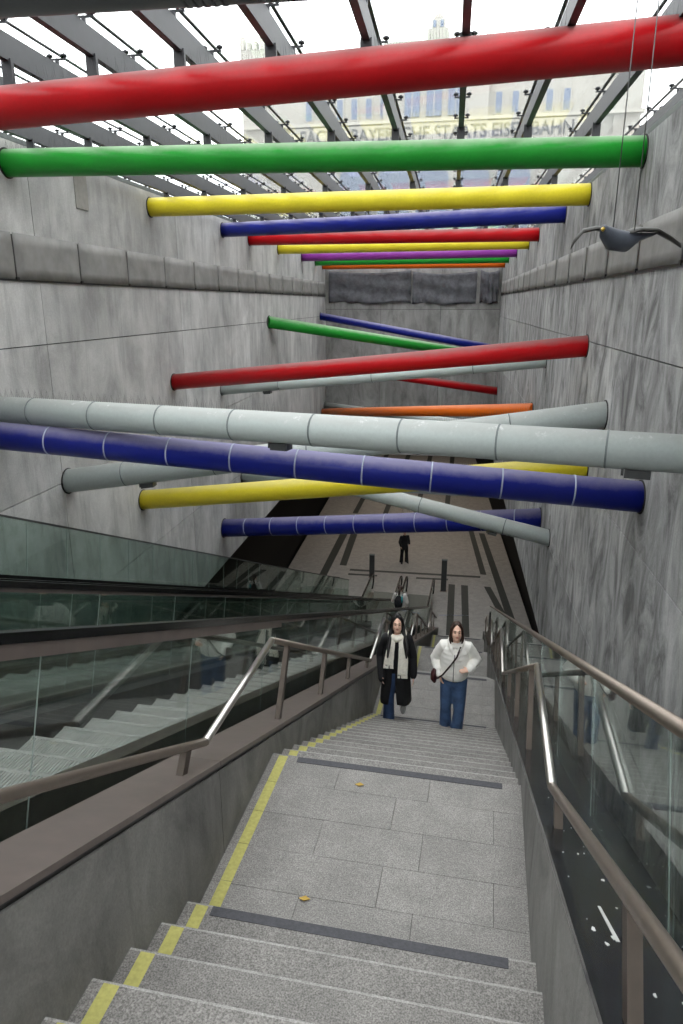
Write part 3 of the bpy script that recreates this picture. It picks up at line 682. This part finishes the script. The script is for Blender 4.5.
# bird sculpture on wires
def bird():
    c = Wl(.312, 1.50, .113)
    root = thing('bird_sculpture', 'slate grey bird sculpture with spread wings hung on wires by right wall', 'sculpture', c)
    P = lambda x, y, z: c+(WN*x+WD*y+Vector((0, 0, z)))*.84
    body = MB().tube([P(-.13, -.10, .075), P(-.11, -.07, .055), P(-.04, -.02, .01), P(.05, .03, .0), P(.15, .08, .035), P(.27, .14, .055)], [(.028, .028), (.045, .042), (.075, .062), (.072, .06), (.035, .025), (.03, .006)], 16, round_ends=True)
    obj('body', body, MAT['bird'], root)
    obj('beak', MB().tube([P(-.145, -.125, .075), P(-.16, -.165, .068)], [.014, .003], 8), MAT['beak'], root)
    for nm, pts in (('wing', [(-.04, .02, .055), (-.16, .02, .095), (-.26, .04, .075), (-.315, .06, .0), (-.325, .08, -.035)]), ('wing', [(.04, .04, .055), (.15, .06, .085), (.28, .09, .08), (.40, .12, .02), (.475, .15, -.025)])):
        mb = MB(); wd = [.09, .11, .105, .075, .02]
        vs = []; n = len(pts)
        for (x, y, z), w_ in zip(pts, wd): vs += [P(x, y-w_, z-.01), P(x, y, z+.020), P(x, y+w_, z-.004), P(x, y, z-.014)]
        fs = [(4*i+k, 4*i+(k+1) % 4, 4*i+4+(k+1) % 4, 4*i+4+k) for i in range(n-1) for k in range(4)]+[(3, 2, 1, 0), (4*n-4, 4*n-3, 4*n-2, 4*n-1)]
        mb.add(vs, fs, 0, True); obj(nm, mb, MAT['birdw'], root)
    for x in (-.05, .10): obj('wire', MB().tube([P(x, 0, .06), P(x*.9, .0, (.568-.113)*S/.84)], .0035, 6), MAT['spike'], root)
bird()

# leaves and droppings
for lab, x, y in (('small yellow leaf lying on the landing near the far dark strip', -.222, 1.262), ('small brownish leaf lying at the near part of the landing', -.262, .945)):
    c = M(x, y, -.998); t = obj('fallen_leaf', MB().add([c+Vector(v) for v in ((-.03, 0, 0), (0, -.016, .004), (.035, .003, .001), (.004, .018, .006), (-.03, 0, .003), (0, -.016, .007), (.035, .003, .004), (.004, .018, .009))], [(3, 2, 1, 0), (4, 5, 6, 7), (0, 1, 5, 4), (1, 2, 6, 5), (2, 3, 7, 6), (3, 0, 4, 7)]), MAT['leaf']); tag(t, lab, 'leaf', 'fallen leaves')
mb = MB()
for i in range(34):
    x = random.uniform(.128, .194); y = random.choice([random.uniform(.45, .95), random.uniform(.5, 3)]); r = random.uniform(.003, .009)*random.choice((.5, 1))
    k = 7; pts = [(x+r/S*random.uniform(.5, 1.2)*math.cos(a), y+r/S*random.uniform(.6, 2.2)*math.sin(a)) for a in [2*math.pi*j/k for j in range(k)]]
    mb.add([M(a, b, cop(b)+.0006) for a, b in pts]+[M(a, b, cop(b)) for a, b in pts], [tuple(range(k))]+[((j+1) % k, j, k+j, k+(j+1) % k) for j in range(k)])
mb.add([M(a, b, cop(b)+q) for a, b in ((.152, .66), (.155, .66), (.160, .585), (.156, .585)) for q in (.0007, )]+[M(a, b, cop(b)) for a, b in ((.152, .66), (.155, .66), (.160, .585), (.156, .585))], [(3, 2, 1, 0), (0, 1, 5, 4), (1, 2, 6, 5), (2, 3, 7, 6), (3, 0, 4, 7)])
tag(obj('bird_droppings', mb, MAT['dropping']), 'white bird droppings splashed on the dark right coping', 'droppings', kind='stuff')
#PEOPLE
# ================================================================== PEOPLE
def vox(name, mb, voxel, mat, parent, smooth=4, label=None):
    """fuse overlapping closed pieces into one continuous surface"""
    loc = Vector(LOC[parent.name])
    me = bpy.data.meshes.new('tmp'); me.from_pydata(mb.v, [], mb.f); me.update()
    o = bpy.data.objects.new('tmp', me); C.objects.link(o)
    r = o.modifiers.new('r', 'REMESH'); r.mode = 'VOXEL'; r.voxel_size = voxel; r.use_smooth_shade = True
    if smooth: q = o.modifiers.new('s', 'SMOOTH'); q.iterations = smooth; q.factor = .5
    me2 = bpy.data.meshes.new_from_object(o.evaluated_get(bpy.context.evaluated_depsgraph_get()))
    bpy.data.objects.remove(o); bpy.data.meshes.remove(me)
    me2.name = name; me2.materials.clear(); me2.materials.append(mat)
    for p in me2.polygons: p.use_smooth = True
    ob = bpy.data.objects.new(name, me2); C.objects.link(ob); put(ob, Vector((0, 0, 0)), None); LOC[ob.name] = loc.copy()
    for v in me2.vertices: v.co -= loc*0
    ob.parent = parent; ob.location = (0, 0, 0); return tag(ob, label)
class Fig:
    """local frame: x to the viewer's right, y away, z up from the sole level; th turns the figure"""
    def __init__(s, name, label, base, th=0, group=None, k=1.02, kx=1.0):
        s.root = thing(name, label, 'person', base, group); s.root.rotation_euler = (0, 0, th); s.root.scale = (k*kx, k, k)
    def obj(s, name, mb, mat, label=None):
        b = MB(); b.v, b.f, b.mi, b.sm = mb.v, mb.f, mb.mi, mb.sm
        me = bpy.data.meshes.new(name); me.from_pydata([tuple(v) for v in b.v], [], b.f)
        me.polygons.foreach_set('use_smooth', b.sm); me.materials.append(mat); me.update()
        o = bpy.data.objects.new(name, me); C.objects.link(o); o.parent = s.root; return tag(o, label)
    def vox(s, name, mb, voxel, mat, smooth=4, label=None): return vox(name, mb, voxel, mat, s.root, smooth, label)
    def child(s, par, o): o.parent = par
def limb(mb, pts, rad, n=14): mb.tube(pts, rad, n, round_ends=True)
def hand(mb, wrist, d, side, back, k=1.0, curl=.5):
    """palm, four unequal bent fingers, thumb from the side of the palm; d = pointing direction, back = back-of-hand normal"""
    d = Vector(d).normalized(); bk = Vector(back); bk = (bk-d*bk.dot(d)).normalized(); x = d.cross(bk)*side
    w = Vector(wrist); p = w+d*.045*k
    mb.tube([w-d*.01, p, w+d*.085*k], [(.022*k, .017*k), (.036*k, .015*k), (.038*k, .013*k)], 12, round_ends=True, ref=bk)
    for i, L in enumerate((.066, .076, .070, .054)):
        a = w+d*.08*k+x*(.027-.018*i)*k; q1 = a+(d-bk*.25*curl)*L*.42*k; q2 = q1+(d-bk*.95*curl)*L*.34*k; q3 = q2+(d*.7-bk*1.5*curl)*L*.28*k
        mb.tube([a-d*.02, a, q1, q2, q3], [.0088*k]*3+[.0078*k, .0068*k], 8, round_ends=True)
    a = w+d*.03*k+x*.028*k; q1 = a+(d*.6+x*.75-bk*.3)*.034*k; q2 = q1+(d*.9+x*.15-bk*.5)*.028*k
    mb.tube([a-x*.012, a, q1, q2], [.012*k, .0115*k, .0095*k, .008*k], 8, round_ends=True)
def head(mb, c, yaw=0, pitch=0):
    R = Matrix.Rotation(yaw, 3, 'Z') @ Matrix.Rotation(pitch, 3, 'X'); c = Vector(c)
    P = lambda x, y, z: c+R@Vector((x, y, z))
    mb.ell(P(0, .012, .03), (.074, .092, .088), R, 20, 14)             # skull
    mb.ell(P(0, -.030, -.025), (.060, .060, .075), R, 18, 12)           # face
    mb.ell(P(0, -.058, -.082), (.030, .026, .026), R)                   # chin
    mb.tube([P(-.045, 0, -.055), P(-.025, -.045, -.080), P(.025, -.045, -.080), P(.045, 0, -.055)], .022, 10, round_ends=True)   # jaw
    mb.tube([P(0, -.088, .012), P(0, -.100, -.014), P(0, -.106, -.030)], [.008, .0105, .013], 8, round_ends=True)                # nose
    mb.tube([P(-.042, -.080, .024), P(0, -.090, .026), P(.042, -.080, .024)], [.009, .010, .009], 8, round_ends=True)            # brow
    for s in (-1, 1):
        mb.ell(P(s*.040, -.066, -.028), (.020, .018, .018), R); mb.ell(P(s*.074, .012, -.012), (.010, .018, .030), R)
    return P, R
def face(F, P, R, hairmat):
    for s in (-1, 1):
        e = F.obj('eye', MB().ell(P(s*.030, -.082, .002), (.010, .006, .0055), R, 12, 8), MAT['eye'], 'dark eye')
        F.obj('eyebrow', MB().tube([P(s*.014, -.094, .022), P(s*.032, -.092, .027), P(s*.047, -.080, .022)], [.003, .0042, .002], 6), hairmat)
    F.obj('lips', MB().tube([P(-.022, -.083, -.058), P(-.008, -.091, -.054), P(0, -.092, -.056), P(.008, -.091, -.054), P(.022, -.083, -.058)], [(.003, .003), (.006, .0075), (.006, .008), (.006, .0075), (.003, .003)], 8), MAT['lips'])
def body(F, J, voxel=.0105, hands=True, hk=.92, skinmat='skin'):
    mb = MB(); hc = Vector(J['head']); P, R = head(mb, hc, J.get('yaw', 0), J.get('pitch', 0))
    pel = (Vector(J['hipL'])+Vector(J['hipR']))/2; ch = (Vector(J['shL'])+Vector(J['shR']))/2
    limb(mb, [pel+Vector((0, 0, -.03)), pel+Vector((0, 0, .08)), pel*.5+ch*.5, ch+Vector((0, .01, -.10)), ch+Vector((0, .01, 0))], [(.155, .105), (.15, .10), (.125, .09), (.155, .10), (.12, .07)], 18)
    limb(mb, [ch, ch*.35+hc*.65, hc+Vector((0, .01, -.03))], [.06, .050, .050])
    for s, q in (('L', 1), ('R', -1)):
        sh, el, wr = Vector(J['sh'+s]), Vector(J['el'+s]), Vector(J['wr'+s])
        limb(mb, [ch+(sh-ch)*.4, sh, sh*.5+el*.5, el, el*.5+wr*.5, wr], [.055, .052, .044, .037, .034, .025])
        hd = Vector(J.get('hd'+s, wr-el)); hand(mb, wr, hd, J.get('side'+s, q), J.get('bk'+s, (q, 0, 0)), hk, J.get('curl'+s, .5))
        hp, kn, an = Vector(J['hip'+s]), Vector(J['kn'+s]), Vector(J['an'+s]); toe = Vector(J['toe'+s])
        limb(mb, [hp, hp*.5+kn*.5, kn, kn*.6+an*.4, an], [.085, .075, .055, .052, .036])
        limb(mb, [an, an*.4+toe*.6, toe], [.036, .034, .026])
    F.vox('body', mb, voxel, MAT[skinmat], 3); return P, R
def shoe(F, an, toe, mat):
    an, toe = Vector(an), Vector(toe); d = (toe-an); d.normalize(); up = Vector((0, 0, 1)); up = (up-d*up.dot(d)).normalized()
    heel = an-d*.055-up*.02; sx = d.cross(up); mb = MB()
    mb.tube([heel, an+d*.02-up*.005, (an*.4+toe*.6)-up*.004, toe-up*.006, toe+d*.04-up*.012], [(.030, .036), (.042, .046), (.046, .038), (.044, .030), (.030, .018)], 14, round_ends=True, ref=up)
    o = F.obj('shoe', mb, mat); zb = -.055
    sole = MB(); sole.tube([heel-up*.032, an+d*.05-up*.045, toe-up*.034, toe+d*.05-up*.028], [(.034, .010), (.040, .010), (.050, .010), (.030, .010)], 12, round_ends=True, ref=up)
    q = F.obj('sole', sole, mat); q.parent = o
def jeans(F, J, mat, top=.97, rad=(.11, .098, .080, .088, .098)):
    mb = MB(); pel = (Vector(J['hipL'])+Vector(J['hipR']))/2
    limb(mb, [pel+Vector((0, 0, -.06)), pel+Vector((0, 0, .09))], [(.170, .118), (.155, .108)], 18)
    for s in 'LR':
        hp, kn, an = Vector(J['hip'+s]), Vector(J['kn'+s]), Vector(J['an'+s]); e = an+(an-kn).normalized()*.035
        mb.tube([hp, hp*.5+kn*.5, kn, kn*.5+an*.5, e], list(rad), 16, ref=(0, 1, .1))
        for i in range(7):                                               # folds at knee and hem
            t = random.choice((.35, .42, .8, .88, .93))+random.uniform(-.04, .04); c = hp*(1-t*2)+kn*t*2 if t < .5 else kn*(2-2*t)+an*(2*t-1)
            a = random.uniform(0, 6.28); r = rad[2]*.93; d = Vector((math.cos(a), math.sin(a), 0)); d2 = Vector((math.cos(a+.9), math.sin(a+.9), .12))
            mb.tube([c+d*r, c+(d+d2).normalized()*r*1.02+Vector((0, 0, .02)), c+d2*r], [.006, .012, .006], 6, round_ends=True)
    F.vox('jeans', mb, .012, mat, 2)
def strands(mb, c, P, pts_list, r):
    for pts in pts_list: mb.tube([P(*q) for q in pts], r, 8, round_ends=True)

# --- woman in the long black coat, climbing on the left
def woman_coat():
    F = Fig('person', 'woman with long black hair in long black coat and cream scarf climbing the stairs', M(-.312, 2.665, -1.783), .10, k=1.015, kx=.90)
    J = dict(head=(0, -.045, 1.575), yaw=.05, pitch=-.32, shL=(.165, 0, 1.345), shR=(-.165, 0, 1.345), elL=(.245, .03, 1.08), elR=(-.245, .04, 1.08), wrL=(.255, -.05, .84), wrR=(-.215, -.09, .87),
             hipL=(.085, 0, .87), hipR=(-.085, 0, .87), knR=(-.10, -.05, .47), anR=(-.095, -.02, .085), toeR=(-.10, -.15, .045), knL=(.085, .02, .52), anL=(.115, .27, .27), toeL=(.12, .215, .14))
    P, R = body(F, J); face(F, P, R, MAT['hair_black']); jeans(F, J, MAT['jeans'], rad=(.10, .092, .078, .085, .092))
    shoe(F, J['anR'], J['toeR'], MAT['shoe_dark']); shoe(F, J['anL'], J['toeL'], MAT['shoe_white'])
    mb = MB(); limb(mb, [(0, 0, .90), (0, 0, 1.1), (0, .005, 1.30), (0, 0, 1.40)], [(.165, .118), (.15, .11), (.175, .115), (.10, .075)], 18); F.vox('sweater', mb, .012, MAT['navy'], 2)
    # coat: two fronts that open below the waist
    rings = [(1.415, .085, .078, .25), (1.38, .150, .100, .25), (1.33, .190, .122, .28), (1.20, .200, .135, .28), (1.05, .195, .135, .26), (.92, .200, .142, .24), (.75, .210, .155, .28), (.62, .220, .168, .40), (.52, .226, .178, .52), (.44, .230, .184, .62)]
    vs = []; fs = []; n = 40
    for z, rx, ry, gap in rings:
        for i in range(n+1):
            a = -math.pi/2-.18+gap/2+(2*math.pi-gap)*i/n; fold = 1+.03*math.sin(a*7+z*3)*max(0, (1-z))*1.4
            vs.append((rx*math.cos(a)*fold, ry*math.sin(a)*fold+.01, z+(.02*math.sin(a*3) if z < .47 else 0)))
    m = n+1
    for r in range(len(rings)-1):
        for i in range(n): fs.append((r*m+i, (r+1)*m+i, (r+1)*m+i+1, r*m+i+1))
    cm = MB().add(vs, fs, 0, True); co = F.obj('coat', cm, MAT['coat']); q = co.modifiers.new('t', 'SOLIDIFY'); q.thickness = .014; q.offset = 0
    sl = MB()
    for s, sx in (('L', 1), ('R', -1)):
        sh, el, wr = (Vector(J[k+s]) for k in ('sh', 'el', 'wr'))
        limb(sl, [sh+Vector((-sx*.05, 0, .02)), sh, sh*.5+el*.5, el, el*.4+wr*.6, wr+(wr-el).normalized()*(-.01 if s == 'L' else .06)], [.078, .078, .070, .064, .062, .058])
        if s == 'L': F.vox('sleeve', sl, .012, MAT['coat'], 3); sl = MB()
    F.vox('sleeve', sl, .012, MAT['coat'], 3)
    for sx in (-1, 1):
        lp = MB().add([(sx*.05, -.118, 1.36), (sx*.125, -.125, 1.28), (sx*.085, -.138, 1.12), (sx*.035, -.139, 1.05), (sx*.05, -.130, 1.36), (sx*.125, -.137, 1.28), (sx*.085, -.150, 1.12), (sx*.035, -.151, 1.05)], [(0, 1, 2, 3), (7, 6, 5, 4), (0, 4, 5, 1), (1, 5, 6, 2), (2, 6, 7, 3), (3, 7, 4, 0)]); F.obj('lapel', lp, MAT['coat'])
    # scarf: loop round the neck and two hanging ends with fringe
    sm = MB(); ring = [(.105*math.cos(a), .095*math.sin(a)-.01, 1.425+.018*math.sin(a+.6)) for a in [2*math.pi*i/18 for i in range(19)]]
    sm.tube(ring, [(.040, .046)]*19, 12, round_ends=True); sm.tube([(-.09, -.09, 1.44), (0, -.125, 1.40), (.08, -.10, 1.43)], [.035, .043, .035], 12, round_ends=True)
    sm.tube([(-.065, -.105, 1.42), (-.080, -.145, 1.30), (-.098, -.158, 1.18), (-.112, -.165, 1.06)], [(.045, .028), (.058, .024), (.068, .020), (.078, .014)], 14, round_ends=True, ref=(0, -1, 0))
    sm.tube([(.075, -.105, 1.42), (.095, -.145, 1.30), (.10, -.158, 1.08), (.095, -.168, .92)], [(.052, .030), (.068, .024), (.076, .020), (.078, .014)], 14, round_ends=True, ref=(0, -1, 0))
    for k in range(9):
        for x0, z0 in ((-.112, 1.06), (.095, .92)):
            f = (k-4)/4; sm.tube([(x0+f*.068, -.166, z0), (x0+f*.072+random.uniform(-.006, .006), -.170, z0-.065)], [.0075, .006], 6, round_ends=True)
    F.vox('scarf', sm, .0085, MAT['scarf'], 2)
    h = MB(); h.ell(P(0, .028, .045), (.086, .095, .090), R, 20, 14)
    strands(h, None, P, [[(s*.035, -.055, .105), (s*.072, -.035, .055), (s*.086, .0, -.03), (s*.100, -.005, -.15), (s*.122, -.045, -.28), (s*.135, -.075, -.42)] for s in (-1, 1)], [.018, .024, .028, .032, .030, .014])
    strands(h, None, P, [[(s*.02, -.02, .125), (s*.06, .03, .06), (s*.08, .07, -.06), (s*.09, .09, -.2), (s*.09, .09, -.32)] for s in (-1, -.4, .4, 1)], [.03, .034, .036, .036, .018])
    strands(h, None, P, [[(.10, -.02, -.10), (.135, -.05, -.22), (.15, -.075, -.34), (.14, -.085, -.42)]], [.02, .026, .022, .01])
    F.vox('hair', h, .009, MAT['hair_black'], 3)
woman_coat()

# --- woman in the white quilted jacket, climbing on the right
def woman_jacket():
    F = Fig('person', 'woman with brown hair in white quilted jacket and blue jeans climbing the stairs', M(-.066, 2.60, -1.748), .0, k=1.025, kx=.90)
    J = dict(head=(.01, -.10, 1.545), yaw=.12, pitch=-.30, shL=(.175, -.02, 1.31), shR=(-.165, -.02, 1.31), elL=(.295, .05, 1.12), elR=(-.275, .05, 1.10), wrL=(.205, -.165, 1.075), wrR=(-.205, -.10, .93),
             hdL=(-.85, -.45, .05), bkL=(.2, -.6, .7), hdR=(.35, .1, -.9),
             hipL=(.085, 0, .85), hipR=(-.085, 0, .85), knR=(-.095, -.06, .46), anR=(-.085, -.02, .085), toeR=(-.095, -.15, .045), knL=(.095, -.11, .43), anL=(.085, -.13, .085-.05), toeL=(.09, -.26, -.005))
    J['anL'] = (.065, -.14, .085); J['toeL'] = (.07, -.27, .045)
    P, R = body(F, J); face(F, P, R, MAT['hair_brown']); jeans(F, J, MAT['jeans_light'], rad=(.108, .096, .078, .084, .092))
    shoe(F, J['anR'], J['toeR'], MAT['shoe_dark']); shoe(F, J['anL'], J['toeL'], MAT['shoe_dark'])
    jm = MB(); zs = [.87, .895, .93, .975, 1.02, 1.08, 1.14, 1.20, 1.26, 1.31, 1.36, 1.40]
    rx = [.165, .185, .200, .208, .210, .210, .208, .205, .198, .180, .14, .09]; ry = [.13, .158, .168, .172, .172, .168, .165, .158, .148, .13, .11, .085]
    pts = []; rr = []
    for i, z in enumerate(zs):
        pts.append((0, -.01-.02*(z-.8), z)); rr.append((rx[i], ry[i]))
        if i < len(zs)-1: pts.append((0, -.01-.02*(z-.8), (z+zs[i+1])/2)); rr.append(((rx[i]+rx[i+1])/2-.0045, (ry[i]+ry[i+1])/2-.0045))
    jm.tube(pts, rr, 28, ref=(0, 1, 0))
    F.vox('jacket', jm, .0095, MAT['white_jacket'], 1)
    for s, sx in (('L', 1), ('R', -1)):
        sl = MB(); sh, el, wr = (Vector(J[k+s]) for k in ('sh', 'el', 'wr')); path = [sh+Vector((-sx*.06, 0, .01)), sh, sh*.6+el*.4, sh*.3+el*.7, el, el*.7+wr*.3, el*.3+wr*.7, wr+(wr-el).normalized()*(-.02)]
        rad = [.075, .084, .082, .079, .077, .073, .068, .052]; p2 = []; r2 = []
        for i, (p, r) in enumerate(zip(path, rad)):
            p2.append(p); r2.append(r)
            if i < len(path)-1: p2.append((p+path[i+1])/2); r2.append((r+rad[i+1])/2-.006)
        sl.tube(p2, r2, 18, round_ends=True); F.vox('sleeve', sl, .0095, MAT['white_jacket'], 1)
    cm = MB(); ring = [(.095*math.cos(a)+.005, .085*math.sin(a)-.035, 1.385+.034*math.sin(a)) for a in [2*math.pi*i/20 for i in range(21)]]
    cm.tube(ring, [(.028, .038)]*21, 12, round_ends=True); cm.tube([(-.085, -.075, 1.40), (-.055, -.135, 1.33), (-.01, -.165, 1.25)], [.028, .030, .018], 10, round_ends=True); cm.tube([(.095, -.075, 1.40), (.065, -.135, 1.33), (.02, -.165, 1.25)], [.028, .030, .018], 10, round_ends=True)
    F.vox('collar', cm, .009, MAT['white_jacket'], 2)
    F.obj('zip', MB().tube([(.0, -.193, 1.28), (-.005, -.196, 1.1), (-.005, -.188, .93), (-.003, -.165, .875)], .0045, 6), MAT['strap'])
    F.obj('bag_strap', MB().tube([(.075, -.14, 1.37), (.03, -.200, 1.25), (-.06, -.208, 1.12), (-.15, -.195, .99), (-.225, -.14, .90), (-.255, -.06, .86)], [(.011, .005)]*6, 8, ref=(0, -1, .2)), MAT['strap'])
    b = MB(); b.tube([(-.265, -.07, .99), (-.28, -.07, .94), (-.28, -.07, .87), (-.27, -.07, .84)], [(.03, .06), (.045, .085), (.048, .09), (.036, .07)], 16, round_ends=True, ref=(0, 1, 0)); F.vox('shoulder_bag', b, .009, MAT['bag'], 2)
    h = MB(); h.ell(P(0, .030, .048), (.083, .094, .088), R, 20, 14)
    strands(h, None, P, [[(s*.03, -.055, .102), (s*.070, -.038, .05), (s*.082, .0, -.03), (s*.088, .015, -.10), (s*.075, .03, -.15)] for s in (-1, 1)], [.016, .020, .022, .020, .010])
    strands(h, None, P, [[(s*.02, .02, .11), (s*.06, .07, .03), (s*.07, .08, -.08), (s*.05, .08, -.16)] for s in (-1, -.3, .3, 1)], [.03, .034, .034, .02])
    F.vox('hair', h, .009, MAT['hair_brown'], 3)
woman_jacket()

# --- woman riding down the near escalator, seen from behind
def woman_escalator():
    F = Fig('person', 'woman with dark ponytail, white top and black backpack riding down the near escalator', M(-.765, 6.72, -.40-.437*6.72+.012), math.pi)
    J = dict(head=(0, -.03, 1.50), yaw=-.1, shL=(.165, 0, 1.30), shR=(-.165, 0, 1.30), elL=(.24, .0, 1.06), elR=(-.24, .0, 1.06), wrL=(.19, -.17, 1.0), wrR=(-.22, -.12, .86), hipL=(.08, 0, .84), hipR=(-.08, 0, .84),
             knL=(.09, -.02, .45), knR=(-.09, -.02, .45), anL=(.09, .0, .085), anR=(-.09, .0, .085), toeL=(.10, -.10, .045), toeR=(-.10, -.10, .045))
    P, R = body(F, J, .013); face(F, P, R, MAT['hair_brown']); jeans(F, J, MAT['navy']); shoe(F, J['anL'], J['toeL'], MAT['shoe_white']); shoe(F, J['anR'], J['toeR'], MAT['shoe_white'])
    t = MB(); limb(t, [(0, 0, .84), (0, 0, 1.1), (0, 0, 1.26), (0, 0, 1.36)], [(.18, .125), (.17, .12), (.18, .12), (.09, .075)], 18)
    for s in 'LR': limb(t, [Vector(J['sh'+s])*.8+Vector((0, 0, .26)), J['sh'+s], J['el'+s], J['wr'+s]], [.07, .072, .062, .05])
    F.vox('white_top', t, .013, MAT['white_top'], 2)
    b = MB(); b.tube([(.03, .17, .92), (.03, .19, 1.05), (.03, .18, 1.2), (.03, .15, 1.29)], [(.11, .06), (.135, .085), (.125, .075), (.08, .04)], 16, round_ends=True, ref=(0, 1, 0)); F.vox('backpack', b, .012, MAT['navy'], 2)
    for sx in (-.09, .11): F.obj('backpack_strap', MB().tube([(sx, .12, 1.33), (sx, .02, 1.385), (sx, -.12, 1.28), (sx, -.13, 1.05)], [(.02, .006)]*4, 8, ref=(0, -1, .3)), MAT['navy'])
    F.obj('bottle', MB().tube([(-.085, .20, 1.12), (-.085, .20, 1.30), (-.085, .20, 1.32), (-.085, .20, 1.36)], [.032, .032, .016, .016], 12), MAT['teal'], 'teal bottle in the side pocket')
    h = MB(); h.ell(P(0, .028, .045), (.084, .094, .090), R, 18, 12); h.tube([P(0, .115, .05), P(0, .155, -.02), P(.01, .155, -.14), P(.01, .14, -.25)], [.03, .04, .036, .014], 12, round_ends=True); F.vox('hair', h, .010, MAT['hair_brown'], 3)
woman_escalator()

# --- two distant people on the platform
def bystander(label, base, th, pose, tone):
    F = Fig('person', label, base, th)
    J = dict(head=(0, -.02, 1.615), shL=(.19, 0, 1.40), shR=(-.19, 0, 1.40), elL=(.25, .02, 1.13), elR=(-.25, .02, 1.13), wrL=(.2, -.16, 1.03), wrR=(-.22, -.10, .92), hipL=(.09, 0, .90), hipR=(-.09, 0, .90),
             knL=(.12, -.02, .48), knR=(-.12, .02, .48), anL=(.15, .02, .085), anR=(-.14, .02, .085), toeL=(.17, -.11, .045), toeR=(-.16, -.11, .045))
    J.update(pose); P, R = body(F, J, .014); face(F, P, R, MAT['hair_black']); jeans(F, J, MAT['navy']); shoe(F, J['anL'], J['toeL'], MAT['shoe_dark']); shoe(F, J['anR'], J['toeR'], MAT['shoe_dark'])
    t = MB(); limb(t, [(0, 0, .82), (0, 0, 1.1), (0, 0, 1.36), (0, 0, 1.45)], [(.19, .13), (.18, .125), (.20, .125), (.09, .075)], 18)
    for s in 'LR': limb(t, [Vector(J['sh'+s])*.8+Vector((0, 0, .28)), J['sh'+s], J['el'+s], Vector(J['el'+s])*.15+Vector(J['wr'+s])*.85], [.078, .080, .068, .054])
    F.vox('jacket', t, .014, MAT[tone], 2)
    h = MB(); h.ell(P(0, .026, .048), (.082, .092, .082), R, 18, 12); F.vox('hair', h, .011, MAT['hair_black'], 3)
bystander('man in dark jacket and trousers standing on the platform', M(-1.161, 10.611, ZFL), .5, {}, 'navy')
bystander('dark-haired person with raised arms far back on the platform behind a pipe', M(-1.36, 12.45, ZFL), math.pi, dict(elL=(.32, -.03, 1.33), elR=(-.32, -.03, 1.33), wrL=(.17, -.04, 1.55), wrR=(-.17, -.04, 1.55), hdL=(-.7, 0, .4), hdR=(.7, 0, .4)), 'white_top')
